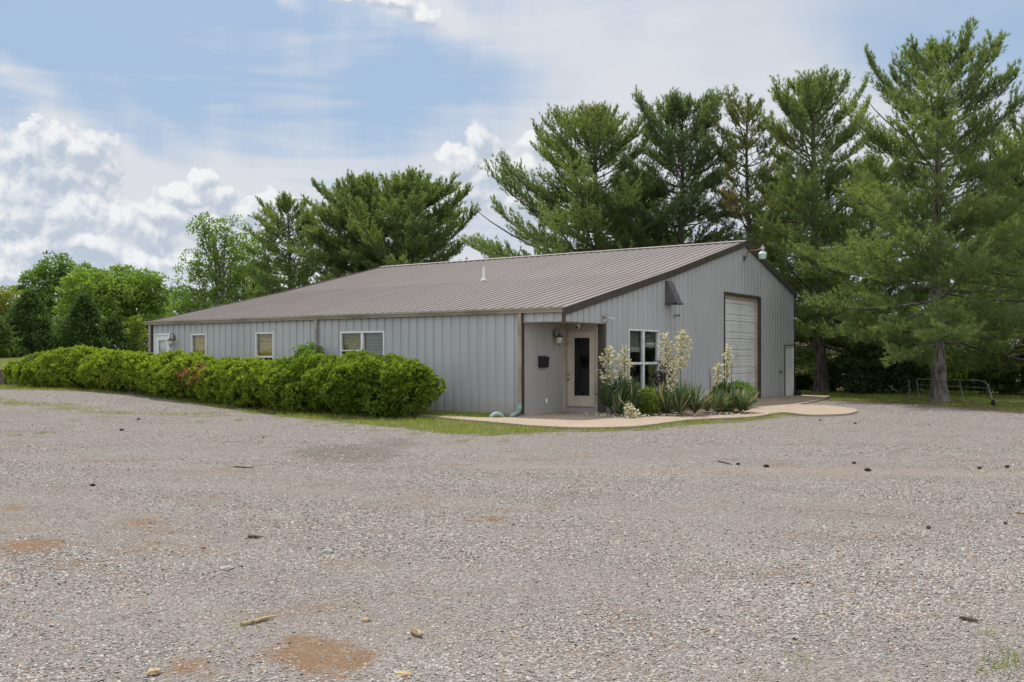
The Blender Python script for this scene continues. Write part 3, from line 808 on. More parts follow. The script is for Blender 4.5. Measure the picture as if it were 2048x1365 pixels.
# man door at the right end
mb = MB(); mb.box(16.25, 17.07, .012, .05, .16, 1.99)
md = mb.build('door', M['doorwhite'], bld); md['label'] = 'narrow white panelled door near the right corner'
mb = MB()
for z0, z1 in ((.3, .95), (1.1, 1.88)):
    for x0, x1 in ((16.34, 16.60), (16.72, 16.98)):
        mb.box(x0, x1, .004, .011, z0, z1)
mb.build('panel', M['doorwhite'], md, bevel=.004)
mb = MB(); mb.box(16.18, 16.245, -.03, .06, .08, 2.0); mb.box(17.075, 17.14, -.03, .06, .08, 2.0); mb.box(16.18, 17.14, -.03, .06, 2.002, 2.035); mb.box(16.25, 17.07, -.04, .06, .08, .15)
mb.build('door_frame', M['doorwhite'], md, bevel=.004)
mb = MB(); mb.box(16.165, 16.178, -.034, .03, .08, 2.06); mb.box(16.165, 17.15, -.034, .03, 2.037, 2.07); mb.build('door_flashing', M['brown'], md)
# garage door
mb = MB(); z = .03; x0, x1 = 10.36, 13.42; i = 0
while z < 3.70:
    hgt = .225 if i % 2 else .385
    hi = min(z+hgt, 3.72)
    mb.hexa([(x0, .142, z), (x1, .142, z), (x1, .22, z), (x0, .22, z)], [(x0, .152, hi-.015), (x1, .152, hi-.015), (x1, .22, hi-.015), (x0, .22, hi-.015)])
    mb.box(x0, x1, .205, .235, hi-.015, hi)
    nr = 4 if hgt > .3 else 2
    for k in range(1, nr):
        zz = z+(hgt-.015)*k/nr; mb.box(x0+.02, x1-.02, .138, .146, zz-.010, zz+.010)
    z = hi; i += 1
gd = mb.build('garage_door', M['doorwhite'], bld)
mb = MB(); mb.box(13.43, 13.50, .06, .15, .05, 3.70); mb.box(10.36, 13.50, .06, .145, 3.62, 3.70); mb.box(10.302, 10.352, .06, .15, .05, 3.7)
mb.build('door_stop', M['wood'], gd)
mb = MB(); mb.box(13.502, 13.62, -.03, .20, .05, 3.77); mb.box(10.24, 13.50, -.03, .20, 3.705, 3.80); mb.box(10.24, 10.30, -.03, .20, .05, 3.70)
mb.build('door_frame', M['brown'], gd)
# wall outlet etc.
mb = MB(); mb.lathe([(.06, 0), (.06, .03), (.045, .04), (.045, .02)], 16, (5.65, -.022, 1.03), Matrix.Rotation(PI/2, 3, 'X')); mb.build('wall_vent', M['galv'], bld, smooth=True)
mb = MB(); mb.box(1.02, 1.11, 1.195, 1.228, .33, .45); mb.build('outlet_cover', M['plasticwhite'], bld, bevel=.006)
mb = MB(); mb.tube([(15.557, 0, 1.03), (15.557, -.09, 1.03), (15.557, -.12, 1.0), (15.557, -.125, .95)], .018, 8); mb.lathe([(.045, 0), (.045, .012)], 10, (15.557, -.07, 1.075)); mb.lathe([(.01, 0), (.01, .05)], 8, (15.557, -.07, 1.03))
mb.build('hose_tap', M['darkmetal'], bld)
mb = MB(); mb.box(17.08, 17.30, -.30, -.06, .09, .24); mb.box(17.12, 17.26, -.24, -.10, .24, .30); dk = mb.build('drain_box', M['darkmetal'], bld, bevel=.02)

# ------------------------------------------------------------------ fixtures on the walls
def vent_hood():
    o = thing('vent_hood', 'dark grey wedge shaped metal vent hood high on the gable wall', 'vent hood', W(5.77, -.002, 3.17), PHI)
    mb = MB(); w = .36
    mb.hexa([(0, 0, 0), (w, 0, 0), (w, -.40, .03), (0, -.40, .03)], [(0, 0, .71), (w, 0, .71), (w, -.09, .71), (0, -.09, .71)])
    mb.build('hood_body', M['hood'], o, bevel=.006)
    mb = MB(); mb.box(-.03, w+.03, -.42, .0, -.012, -.002); mb.box(-.03, w+.03, -.425, -.405, -.002, .04); mb.build('hood_rim', M['hood'], o)
    return o
vent_hood()
def barn_light():
    o = thing('barn_light', 'security light with pale green lens on rusty bent arm under the roof peak', 'outdoor light', W(11.99, -.02, 5.08), PHI)
    mb = MB(); mb.box(-.04, .04, -.03, 0, -.09, .07); mb.build('mount', M['darkmetal'], o, bevel=.008)
    pts = [(0, -.03, 0), (0, -.10, .02)]
    for k in range(9):
        a = PI/2*k/8; pts.append((0, -.10-.20*(1-math.cos(a)), .05+.20*math.sin(a)))
    pts += [(0, -.62, .255)]
    mb = MB(); mb.tube(pts, .021, 10); mb.build('arm', M['rustpipe'], o, smooth=True)
    mb = MB(); mb.lathe([(.03, .28), (.075, .27), (.085, .24), (.085, .16), (.07, .13), (.05, .12)], 18, (0, -.68, .08)); mb.lathe([(.022, 0), (.03, .02), (.028, .05), (.005, .06)], 10, (0, -.68, .36))
    mb.build('ballast', M['galv'], o, smooth=True)
    mb = MB(); mb.lathe([(.06, .13), (.11, .10), (.145, .05), (.15, .03)], 20, (0, -.68, .07)); mb.build('reflector', M['plasticwhite'], o, smooth=True)
    mb = MB(); mb.lathe([(.146, .098), (.142, .05), (.125, -.03), (.118, -.07), (.02, -.075)], 20, (0, -.68, .0)); mb.build('lens', M['greenglass'], o, smooth=True)
barn_light()
def lantern(loc, rot, label):
    o = thing('wall_lantern', label, 'wall lamp', loc, rot, 'lanterns on the walls')
    mb = MB(); mb.lathe([(.055, 0), (.06, .008), (.04, .022), (.018, .028)], 14, (0, 0, .10), Matrix.Rotation(PI/2, 3, 'X') @ Matrix.Diagonal((1, 1.5, 1)))
    mb.build('wall_plate', M['bronze'], o, smooth=True)
    pts = [(0, -.02, .10), (0, -.05, .14)]
    for k in range(13):
        a = PI*(.9-k/12*1.15); pts.append((0, -.115-.075*math.cos(a), .19+.075*math.sin(a)))
    pts += [(0, -.17, .12), (0, -.17, .09)]
    P = []
    for k in range(15):
        a = PI*k/14; P.append((0, -.095+.075*math.cos(a), .17+.085*math.sin(a)))
    mb = MB(); mb.tube([(0, -.02, .10)]+P+[(0, -.17, .12), (0, -.17, .085)], .011, 8)
    P = [(0, -.055+.028*math.cos(t), .15+.028*math.sin(t)) for t in np.linspace(-1, 4.4, 12)]
    mb.tube(P, .007, 6)
    mb.build('scroll_arm', M['bronze'], o, smooth=True)
    mb = MB(); mb.lathe([(.012, .105), (.03, .09), (.045, .06), (.085, .035), (.118, .012), (.122, 0), (.09, -.004)], 18, (0, -.17, 0)); mb.build('cap', M['bronze'], o, smooth=True)
    mb = MB(); mb.lathe([(.088, -.005), (.090, -.03), (.082, -.09), (.066, -.14), (.04, -.168), (.012, -.172)], 18, (0, -.17, 0)); mb.build('glass_shade', M['lampglass'], o, smooth=True)
    mb = MB(); mb.lathe([(.045, -.165), (.03, -.175), (.012, -.19), (.018, -.205), (.004, -.235)], 10, (0, -.17, 0)); mb.build('finial', M['bronze'], o, smooth=True)
    return o
lantern(W(1.46, 1.225, 2.11), PHI, 'bronze scroll arm wall lantern inside the corner porch')
lantern(W(-.005, 15.78, 2.15), PHI-PI/2, 'bronze scroll arm wall lantern beside the white door')
def mailbox():
    o = thing('mailbox', 'small black wall mailbox in the porch', 'mailbox', W(.69, 1.226, 1.29), PHI)
    mb = MB(); mb.prism([(0, 0), (-.10, 0), (-.115, .26), (0, .30)], 0, 0, .36); mb.build('box', M['darkmetal'], o, bevel=.008)
    mb = MB(); mb.hexa([(-.01, -.13, .245), (.37, -.13, .245), (.37, -.002, .30), (-.01, -.002, .30)], [(-.01, -.135, .262), (.37, -.135, .262), (.37, -.002, .318), (-.01, -.002, .318)]); mb.build('lid', M['darkmetal'], o, bevel=.004)
mailbox()
def camera(name, loc, rot, label, dome=False, body=M['plasticwhite']):
    o = thing(name, label, 'security camera', loc, rot, 'security cameras')
    if dome:
        mb = MB(); mb.lathe([(.055, 0), (.058, -.03), (.05, -.045)], 16); mb.build('mount', body, o, smooth=True)
        mb = MB(); mb.lathe([(.045, .05), (.055, .03), (.055, -.03), (.04, -.05), (.01, -.055)], 14, (0, -.03, -.08), Matrix.Rotation(1.2, 3, 'X')); mb.build('housing', body, o, smooth=True)
        mb = MB(); mb.lathe([(.035, 0), (.033, .012), (.005, .018)], 14, (0, -.078, -.098), Matrix.Rotation(1.95, 3, 'X')); mb.build('lens', M['panelblack'], o, smooth=True)
    else:
        mb = MB(); mb.lathe([(.04, 0), (.04, .015)], 12, (0, 0, 0), Matrix.Rotation(PI/2, 3, 'X')); mb.tube([(0, -.01, 0), (0, -.06, 0), (.01, -.09, .015)], .012, 8); mb.build('mount', body, o, smooth=True)
        mb = MB(); ro = Matrix.Rotation(-.6, 3, 'Z') @ Matrix.Rotation(PI/2+.15, 3, 'X')
        mb.lathe([(.028, -.05), (.036, -.04), (.037, .09), (.034, .10)], 14, (.01, -.10, .02), ro); mb.build('housing', body, o, smooth=True)
        mb = MB(); q = Vector((.01, -.10, .02))+ro @ Vector((0, 0, .10)); mb.lathe([(.030, 0), (.028, .006)], 14, q, ro); mb.build('lens', M['panelblack'], o, smooth=True)
    return o
camera('security_camera', W(6.39, -.005, 2.84), PHI, 'small bullet camera on gable wall below the vent hood', body=M['galv'])
camera('security_camera', W(17.12, -.02, 3.10), PHI, 'small white bullet camera at the right corner of gable')
camera('security_camera', W(1.86, .68, 2.48), PHI-PI/2, 'white dome camera above the porch door', True)
def solar():
    o = thing('solar_light', 'small white solar panel light above porch corner', 'solar light', W(2.05, -.005, 2.57), PHI)
    mb = MB(); mb.box(-.03, .03, -.05, 0, -.04, .04); mb.tube([(0, -.04, 0), (.02, -.12, .06)], .012, 8); mb.build('bracket', M['plasticwhite'], o)
    def tilt(z0, z1, a, b):
        lo = [(-.14+a, -.24+b, z0+.03), (.16-a, -.24+b, z0-.01), (.16-a, -.04-b, z0+.08), (-.14+a, -.04-b, z0+.12)]
        return lo, [(x, y, z+(z1-z0)) for x, y, z in lo]
    mb = MB(); mb.hexa(*tilt(.03, .05, 0, 0)); mb.build('frame', M['plasticwhite'], o, bevel=.004)
    mb = MB(); mb.hexa(*tilt(.0515, .055, .02, .02)); mb.build('panel', M['panelblack'], o)
    mb = MB(); mb.tube([(-.02, -.01, .0), (-.06, .03, -.06), (-.14, .12, -.10)], .006, 6); mb.build('cable', M['plasticwhite'], o)
solar()

# corrugated drain pipes
def corrugated(path, r, n=26, segs=14):
    P = [Vector(p) for p in path]
    L = [0]
    for a, b in zip(P[:-1], P[1:]): L.append(L[-1]+(b-a).length)
    pts, rad = [], []
    for i in range(n*2+1):
        d = L[-1]*i/(n*2)
        k = max(j for j in range(len(L)) if L[j] <= d+1e-9); k = min(k, len(P)-2)
        f = (d-L[k])/max(L[k+1]-L[k], 1e-9); pts.append(P[k].lerp(P[k+1], f)); rad.append(r*(1.0 if i % 2 else .86))
    mb = MB(); mb.tube(pts, rad, segs); return mb
def arc(c, r, a0, a1, d, n=14, zs=1.0):
    return [(c[0]+d[0]*r*math.cos(a), c[1]+d[1]*r*math.cos(a), c[2]+zs*r*math.sin(a)) for a in np.linspace(a0, a1, n)]
p0 = W(-.075, 1.305, .34)
q = [p0, W(-.075, 1.31, .24), W(-.08, 1.34, .16), W(-.10, 1.41, .09), W(-.14, 1.50, .03), W(-.18, 1.57, -.05)]
o = corrugated([tuple(x) for x in q], .062, 16).build('drain_pipe', M['hosegreen'], None, smooth=True)
tag(o, 'green corrugated drain pipe fitted onto the bottom of the porch downspout', 'drain pipe')
hx, hy = spot(994, 838.5)
hd = Vector((1, .15, 0)).normalized()
o = corrugated(arc((hx, hy, -.03), .155, -.15, PI+.15, hd, 18), .068, 17).build('drain_pipe', M['hosegreen'], None, smooth=True)
tag(o, 'arched piece of green and white corrugated pipe rising out of the grass', 'drain pipe')

# ------------------------------------------------------------------ vegetation generators
def tufts(Pb, A, L, k, spread, width, t, cone=.55):
    n = len(Pb)
    D = nrm(A[:, None, :] + spread*rng.normal(0, 1, (n, k, 3)))
    base = Pb[:, None, :] + A[:, None, :]*(L[:, None, None]*rng.uniform(-.1, cone, (n, k, 1)))
    ln = L[:, None, None]*rng.uniform(.6, 1.0, (n, k, 1))
    side = nrm(np.cross(D, rng.normal(0, 1, (n, k, 3))))*width/2
    V = np.stack([base-side, base+side, base+D*ln], 2).reshape(-1, 3)
    F = np.arange(len(V)).reshape(-1, 3)
    T = np.repeat(np.clip(t[:, None]+rng.normal(0, .09, (n, k)), 0, 1).ravel(), 3)
    return V, F, T
def leaves(Pb, D, L, Wd, t, droop=0.0):
    n = len(Pb); D = nrm(D)
    S = nrm(np.cross(D, rng.normal(0, 1, (n, 3))))
    U = np.cross(S, D)
    m = Pb+D*(L*.5)[:, None]+U*(L*.06)[:, None]
    V = np.stack([Pb, m-S*(Wd/2)[:, None], Pb+D*L[:, None]-U*(L*droop)[:, None], m+S*(Wd/2)[:, None]], 1).reshape(-1, 3)
    return V, np.arange(4*n).reshape(-1, 4), np.repeat(np.clip(t, 0, 1), 4)
def merge(parts):
    V, F, T, off = [], [], [], 0
    for v, f, t in parts: V.append(v); F.append(f+off); T.append(t); off += len(v)
    return np.concatenate(V), np.concatenate(F), np.concatenate(T)
def np_tube(path, rad, n=6):
    """path (m,3) -> quads"""
    P = np.asarray(path, float); m = len(P); rad = np.asarray(rad, float)
    T = nrm(np.gradient(P, axis=0)); ref = np.where(np.abs(T[:, 2:3]) > .9, np.array([[1., 0, 0]]), np.array([[0, 0, 1.]]))
    A = nrm(np.cross(T, ref)); B = np.cross(T, A)
    a = np.linspace(0, 2*PI, n, endpoint=False)
    V = P[:, None]+rad[:, None, None]*(np.cos(a)[None, :, None]*A[:, None]+np.sin(a)[None, :, None]*B[:, None])
    i = np.arange(m-1)[:, None]*n; k = np.arange(n)[None]; k2 = (k+1) % n
    F = np.stack([i+k, i+k2, i+n+k2, i+n+k], -1).reshape(-1, 4)
    return V.reshape(-1, 3), F, np.zeros(m*n)

def pine(X, Y, top, env, label, trunk_r=.26, z_low=2.4, lean=(0, 0), asym=(0, 0), dens=1.0, mat='pine_leaf', k=11, spacing=.42, tone=.45, group='pine trees behind the building', up=1.0, leaders=1, width=.026, bare=0.0, bark='bark'):
    z0 = tz(X, Y); H = top-z0-.75
    o = thing('pine_tree', label, 'tree', (X, Y, z0), 0, group)
    wood = []
    zz = np.linspace(-.15, H, 16); f = np.clip(zz/H, 0, 1)
    wob = np.column_stack([lean[0]*f**1.5+.08*np.sin(f*7+X), lean[1]*f**1.5+.08*np.sin(f*6+Y), zz])
    rad = trunk_r*(1-f)**.75*(1+.5*np.exp(-f*40))+.012
    wood.append(np_tube(wob, rad, 12))
    def axis(h): return np.array([np.interp(h, zz, wob[:, 0]), np.interp(h, zz, wob[:, 1]), h])
    ex = [e[0] for e in env]; er = [e[1] for e in env]
    Pb, Ax, Ln, Tt = [], [], [], []
    h = z_low-z0*0
    while h < H-.12:
        fr = h/H
        Renv = float(np.interp(fr, ex, er))
        nb = rng.integers(4, 6) if fr < .93 else 4
        a0 = rng.uniform(0, 2*PI)
        for b in range(nb):
            az = a0+2*PI*b/nb+rng.normal(0, .3)
            el0 = up*(R(-9)+R(46)*np.clip((fr-.15)/.85, 0, 1)**1.3+rng.normal(0, .16))
            el1 = el0+R(rng.uniform(10, 40))*up
            em_ = .5*(el0+el1)
            L = Renv*rng.uniform(.6, 1.12)*(1+asym[1]*math.cos(az-asym[0]))/max(.55, math.cos(em_))
            if em_ > .2: L = min(L, (H-h+rng.uniform(-.15, .25))/math.sin(em_))
            if L < .2: L = .2
            m = 7; s = np.linspace(0, 1, m)
            el = el0+(el1-el0)*s; azs = az+rng.normal(0, .12)*s
            st = np.column_stack([np.cos(el)*np.cos(azs), np.cos(el)*np.sin(azs), np.sin(el)])*(L/(m-1))
            base = axis(h)
            pts = base+np.vstack([np.zeros(3), np.cumsum(st[:-1], 0)])
            br = (.010+.012*L)*(1-.85*s)
            wood.append(np_tube(pts, br, 5))
            if rng.random() < bare+.03: continue
            # twigs
            ntw = int(L*8.0)+5
            ss = np.sort(rng.uniform(.22 if L > 1.2 else .1, 1.0, ntw)); 
            Pt = np.column_stack([np.interp(ss, s, pts[:, c]) for c in range(3)])
            Dt = nrm(np.column_stack([np.interp(ss, s, st[:, c]) for c in range(3)]))
            sg = np.where(np.arange(ntw) % 2 == 0, 1, -1)
            ang = sg*rng.uniform(.45, 1.05, ntw)
            ca, sa = np.cos(ang), np.sin(ang)
            Td = np.column_stack([Dt[:, 0]*ca-Dt[:, 1]*sa, Dt[:, 0]*sa+Dt[:, 1]*ca, Dt[:, 2]+rng.uniform(-.22, .55, ntw)])
            Td = nrm(Td)
            tl = np.minimum(.22+.42*L*(1-.72*ss)*rng.uniform(.5, 1.15, ntw), 1.25)
            tbr = rng.normal(0, .13); tbr = .62 if rng.random() < .012 else tbr
            for j in range(ntw):
                nt_ = max(2, int(tl[j]/.115*dens))
                q = np.linspace(.2, 1, nt_)
                Pb.append(Pt[j]+Td[j]*(tl[j]*q)[:, None]+rng.normal(0, .035, (nt_, 3)))
                a = Td[j]*.75+np.array([0, 0, .55])+rng.normal(0, .25, (nt_, 3))
                Ax.append(a); Ln.append(rng.uniform(.14, .23, nt_))
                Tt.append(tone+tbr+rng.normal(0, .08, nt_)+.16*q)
            # tip candles
            nt_ = int((3+L*2)*dens)+1
            q = rng.uniform(.55, 1.0, nt_); q[0] = 1
            Pb.append(np.column_stack([np.interp(q, s, pts[:, c]) for c in range(3)])+rng.normal(0, .03, (nt_, 3)))
            Ax.append(nrm(st[-1])*.7+np.array([0, 0, .7])+rng.normal(0, .2, (nt_, 3))); Ln.append(rng.uniform(.16, .26, nt_)); Tt.append(tone+tbr+.1+rng.normal(0, .08, nt_))
        h += spacing*rng.uniform(.75, 1.25)*(1.0 if fr < .8 else .75)
    # leader
    nt_ = 14; q = np.linspace(H-.9, H, nt_)
    Pb.append(np.array([axis(x) for x in q])); Ax.append(np.tile([0, 0, 1.], (nt_, 1))+rng.normal(0, .5, (nt_, 3))); Ln.append(np.full(nt_, .2)); Tt.append(np.full(nt_, tone))
    Pb = np.concatenate(Pb); Ax = nrm(np.concatenate(Ax)); Ln = np.concatenate(Ln); Tt = np.clip(np.concatenate(Tt), 0, .95)
    brown = (rng.random(len(Tt)) < .012); Tt[brown] = 1.0
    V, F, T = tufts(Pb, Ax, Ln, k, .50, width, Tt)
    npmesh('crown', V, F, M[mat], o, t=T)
    V, F, T = merge(wood); npmesh('trunk', V, F, M[bark], o, smooth=True)
    return o

def wobble(D, seed, amp, freq):
    """smooth lump field on directions / points"""
    r = np.random.default_rng(seed); s = np.zeros(len(D))
    for i in range(7):
        k = r.normal(0, 1, 3)*freq*(1+.5*i); s += np.sin(D@k+r.uniform(0, 6.28))/(1+.45*i)
    return amp*s/2.6

def broadleaf(name, X, Y, blobs, label, cat='tree', mat='leaf_mid', leaf=.16, dens=1.0, trunk_r=.16, bark='bark', group=None, tone=.45, trunk_to=None, seed=1, shell=.55, limbs=True, stems=1, clump=.5, rust=0):
    """crown = clumps of leaves over the lobes (dx, dy, dz, rx, ry, rz) counted from the foot of the trunk"""
    z0 = tz(X, Y)
    o = thing(name, label, cat, (X, Y, z0), 0, group)
    parts = []; wood = []
    tops = []
    for i, (dx, dy, dz, rx, ry, rz) in enumerate(blobs):
        area = 4*PI*((rx*ry)**1.6/3+(rx*rz)**1.6/3+(ry*rz)**1.6/3)**(1/1.6)
        nc = int(area/(clump*clump)*1.5*dens)+6
        D = nrm(rng.normal(0, 1, (nc, 3)))
        rr = 1-shell*rng.random(nc)**2.2
        rr = rr*(1+wobble(D, seed*31+i, .16, 2.4))
        Cn = np.array([dx, dy, dz])+D*rr[:, None]*np.array([rx, ry, rz])
        keep = Cn[:, 2] > .05; Cn, D = Cn[keep], D[keep]; nc = len(Cn)
        tone_c = tone+rng.normal(0, .14, nc)
        per = 16
        off = rng.normal(0, 1, (nc, per, 3)); off = nrm(off)*(rng.random((nc, per, 1))**.5)*clump*.62
        off[..., 2] *= .62
        P = (Cn[:, None]+off).reshape(-1, 3)
        dd = (D[:, None]*.5+nrm(off)*.8+rng.normal(0, .45, (nc, per, 3))+np.array([0, 0, .12])).reshape(-1, 3)
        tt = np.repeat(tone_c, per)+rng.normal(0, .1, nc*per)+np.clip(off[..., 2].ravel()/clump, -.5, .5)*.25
        n = len(P); L = leaf*rng.uniform(.7, 1.25, n)
        parts.append(leaves(P, dd, L, L*rng.uniform(.5, .75, n), np.clip(tt, 0, .95)))
        tops.append((dx, dy, dz, max(rx, ry), rz))
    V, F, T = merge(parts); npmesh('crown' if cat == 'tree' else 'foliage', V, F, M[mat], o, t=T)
    if limbs:
        for s_ in range(stems):
            ox = (s_-(stems-1)/2)*.55
            hz = trunk_to or max(b[2] for b in blobs)
            f = np.linspace(0, 1, 9)
            pts = np.column_stack([ox*(.3+f)+.06*np.sin(f*6+s_), .05*np.sin(f*5+X), -.1+f*(hz+.1)])
            wood.append(np_tube(pts, trunk_r/math.sqrt(stems)*(1-.75*f)+.012, 8))
            for (dx, dy, dz, rx, rz) in tops:
                for b in range(5):
                    hb = rng.uniform(.25, .75)*min(hz, dz+.2)
                    a = np.array([np.interp(hb, pts[:, 2], pts[:, 0]), 0, hb])
                    e = np.array([dx, dy, dz])+nrm(rng.normal(0, 1, 3))*np.array([rx, rx, rz])*.75
                    q = np.linspace(0, 1, 5)[:, None]
                    wood.append(np_tube(a*(1-q)+e*q+np.array([0, 0, 1])*(q*(1-q))*.5, (.05*trunk_r/.16)*(1-.8*q[:, 0])+.006, 5))
        V, F, T = merge(wood); npmesh('trunk' if cat == 'tree' else 'stem', V, F, M[bark], o, smooth=True)
    return o

def at(px, Y):                       # a point on the ground at distance Y
    return ((px-1024)/FPX*Y, Y)
def zat(py, Y): return CAM_H+(HY-py)/FPX*Y

# the row of pines
ENV_TALL = [(0, 3.0), (.2, 3.6), (.4, 3.5), (.6, 3.0), (.75, 2.6), (.88, 1.9), (.96, 1.1), (1, .5)]
def px_env(scale): return [(a, b*scale) for a, b in ENV_TALL]
x, y = at(1875, 34.7)
pine(x, y, zat(52, y), [(0, 3.4), (.2, 4.4), (.35, 4.2), (.5, 3.6), (.62, 3.1), (.75, 2.7), (.86, 2.0), (.94, 1.4), (1, .6)], 'tallest pine, wide and airy, grey trunk in front of the tube gate', .25, 2.1, dens=1.0, spacing=.42, k=14, up=.95, width=.022, bark='pine_pale')
x, y = at(1640, 45.0)
pine(x, y, zat(135, y), [(0, 3.6), (.18, 4.6), (.35, 4.2), (.5, 3.4), (.62, 2.6), (.75, 2.5), (.87, 2.1), (.95, 1.3), (1, .4)], 'pine with thick dark trunk just past the right corner of the building', .27, 2.2, lean=(-.5, 0), dens=1.0)
x, y = at(1497, 47.5)
pine(x, y, zat(178, y), [(0, 2.4), (.25, 2.8), (.5, 2.4), (.62, 1.9), (.75, 1.9), (.9, 1.3), (1, .4)], 'thin sparse pine with yellowing brown needles behind the roof peak', .19, 3.0, dens=.85, mat='pine_yellow', spacing=.55, bare=.15, tone=.40)
x, y = at(1362, 49.5)
pine(x, y, zat(180, y), [(0, 3.2), (.25, 3.6), (.45, 3.2), (.6, 2.9), (.75, 2.7), (.88, 2.2), (.95, 1.3), (1, .4)], 'dense blue green pine with forked top behind the middle of the roof', .24, 2.8, dens=1.05, mat='pine_blue', tone=.36, spacing=.42)
x, y = at(1192, 52.2)
pine(x, y, zat(200, y), [(0, 6.2), (.25, 6.6), (.42, 6.0), (.58, 4.8), (.72, 3.4), (.86, 2.5), (.95, 1.5), (1, .5)], 'broad pine spreading long low limbs to the left above the roof ridge', .26, 2.4, asym=(PI, .12), dens=1.05, spacing=.38)
x, y = at(822, 60.0)
pine(x, y, zat(338, y), [(0, 4.2), (.25, 4.7), (.5, 4.5), (.7, 3.8), (.85, 2.7), (.95, 1.7), (1, .6)], 'full rounded pine with fanned upswept limbs left of the roof vent', .24, 1.6, asym=(0, .10), dens=1.15, up=1.0, spacing=.33, width=.034)
x, y = at(722, 62.5)
pine(x, y, zat(345, y), [(0, 4.2), (.25, 4.6), (.5, 3.9), (.7, 2.9), (.85, 2.1), (.95, 1.3), (1, .5)], 'bushy pine with several tops standing against the rounded pine', .24, 1.6, asym=(PI, .15), dens=1.15, up=1.0, spacing=.33, width=.034, tone=.40)
x, y = at(578, 65.6)
pine(x, y, zat(384, y), [(0, 2.4), (.25, 3.4), (.42, 3.2), (.55, 2.4), (.7, 2.7), (.85, 2.3), (.95, 1.4), (1, .5)], 'open pine with flat layered top and bare twin stems beside the roof slope', .22, 2.6, dens=1.0, spacing=.46, bare=.05, width=.034)
x, y = at(2110, 40)
pine(x, y, zat(215, y), [(0, 4.8), (.25, 5.6), (.45, 5.2), (.65, 4.0), (.85, 2.4), (1, .5)], 'pine reaching in from the right edge with long drooping limbs', .26, 1.3, asym=(PI, .12), dens=1.0, spacing=.44)
x, y = at(1565, 53.5)
pine(x, y, zat(330, y), [(0, 3.6), (.25, 4.0), (.5, 3.2), (.75, 2.2), (.9, 1.4), (1, .4)], 'low bushy pine between the sparse yellowing pine and the dark trunk', .2, 1.6, dens=1.0, spacing=.40, tone=.48)
x, y = at(1925, 55)
pine(x, y, zat(505, y), [(0, 3.4), (.25, 3.6), (.5, 3.0), (.75, 2.1), (.9, 1.3), (1, .4)], 'lowest young pine far behind the tallest pine', .18, 1.8, dens=1.0, spacing=.40, tone=.5, k=9, width=.032)
x, y = at(1985, 49)
pine(x, y, zat(395, y), [(0, 3.4), (.25, 3.8), (.5, 3.0), (.75, 2.1), (.9, 1.3), (1, .4)], 'short full pine behind the tube gate right of the grey trunk', .2, 3.6, dens=1.0, spacing=.40, tone=.5)
x, y = at(1745, 47.5)
pine(x, y, zat(300, y), [(0, 3.4), (.25, 3.9), (.5, 3.3), (.7, 2.5), (.9, 1.4), (1, .4)], 'shorter pine filling between the dark trunk and the tallest pine', .2, 1.6, dens=1.0, spacing=.42, tone=.42)
x, y = at(1275, 56)
pine(x, y, zat(330, y), [(0, 3.0), (.25, 3.4), (.5, 3.0), (.75, 2.0), (.9, 1.2), (1, .4)], 'low dark pine tucked between the broad pine and the forked pine', .2, 2.0, dens=1.0, spacing=.42, tone=.34)

# broadleaf trees
x, y = at(440, 69.6); zt = zat(428, y)-tz(x, y)
broadleaf('birch_tree', x, y, [(-1.2, 0, zt-1.4, .9, .9, 1.5), (.5, 0, zt-1.9, 1.5, 1.3, 1.8), (-1.4, .2, zt-4.2, 1.8, 1.5, 2.0), (1.2, 0, zt-4.6, 2.0, 1.5, 2.2), (-2.3, 0, zt-6.6, 1.4, 1.3, 1.6), (.3, 0, zt-7.0, 2.4, 1.6, 2.2)],
          'slender light green birch with loose airy leaves beside the roof slope', mat='leaf_mid', leaf=.16, dens=.62, trunk_r=.15, bark='palebark', tone=.6, seed=3, stems=2, clump=.45, shell=.9)
x, y = at(508, 73); zt = zat(470, y)-tz(x, y)
broadleaf('leafy_tree', x, y, [(0, 0, zt-1.5, 1.7, 1.5, 1.5), (-.8, 0, zt-3.6, 2.0, 1.6, 1.9), (1.2, 0, zt-4.2, 2.0, 1.6, 2.0), (0, 0, zt-6.4, 2.8, 2, 2.2)],
          'mid green leafy tree filling between the birch and the open topped pine', leaf=.2, dens=.65, tone=.5, seed=18, clump=.5)
x, y = at(268, 76)
broadleaf('leafy_tree', x, y, [(0, 0, 3.9, 2.6, 2.6, 2.2), (-1.1, 0, 5.0, 1.7, 1.8, 1.4), (1.2, 0, 4.6, 1.6, 1.7, 1.4), (.3, -.8, 2.4, 2.7, 2.2, 1.8)],
          'round green maple at the right end of the tree line on the lawn', leaf=.26, dens=.8, tone=.66, seed=5, clump=.6, group='trees beyond the lawn')
x, y = at(190, 74)
broadleaf('leafy_tree', x, y, [(0, 0, 3.4, 2.6, 2.4, 2.1), (-.8, 0, 4.9, 1.5, 1.6, 1.1), (1.3, -.4, 4.2, 1.5, 1.6, 1.2), (0, -1, 1.9, 2.6, 2.0, 1.5)],
          'broad bright green maple in the middle of the tree line on the lawn', leaf=.26, dens=.8, tone=.72, seed=6, clump=.6, group='trees beyond the lawn')
x, y = at(100, 86); zt = zat(508, y)-tz(x, y)
broadleaf('leafy_tree', x, y, [(.4, 0, zt-1.2, 1.2, 1.3, 1.2), (-.9, 0, zt-2.4, 1.3, 1.3, 1.2), (1.7, 0, zt-2.0, 1.3, 1.2, 1.0), (-2.2, 0, zt-3.7, 1.3, 1.3, 1.1), (.3, 0, zt-3.8, 2.2, 2, 1.8), (0, 0, zt-6.0, 2.9, 2.4, 2.2)],
          'tallest dark green tree with knobbly top above the lawn tree line', leaf=.28, dens=.7, tone=.36, seed=7, clump=.6, group='trees beyond the lawn')
x, y = at(178, 92); zt = zat(530, y)-tz(x, y)
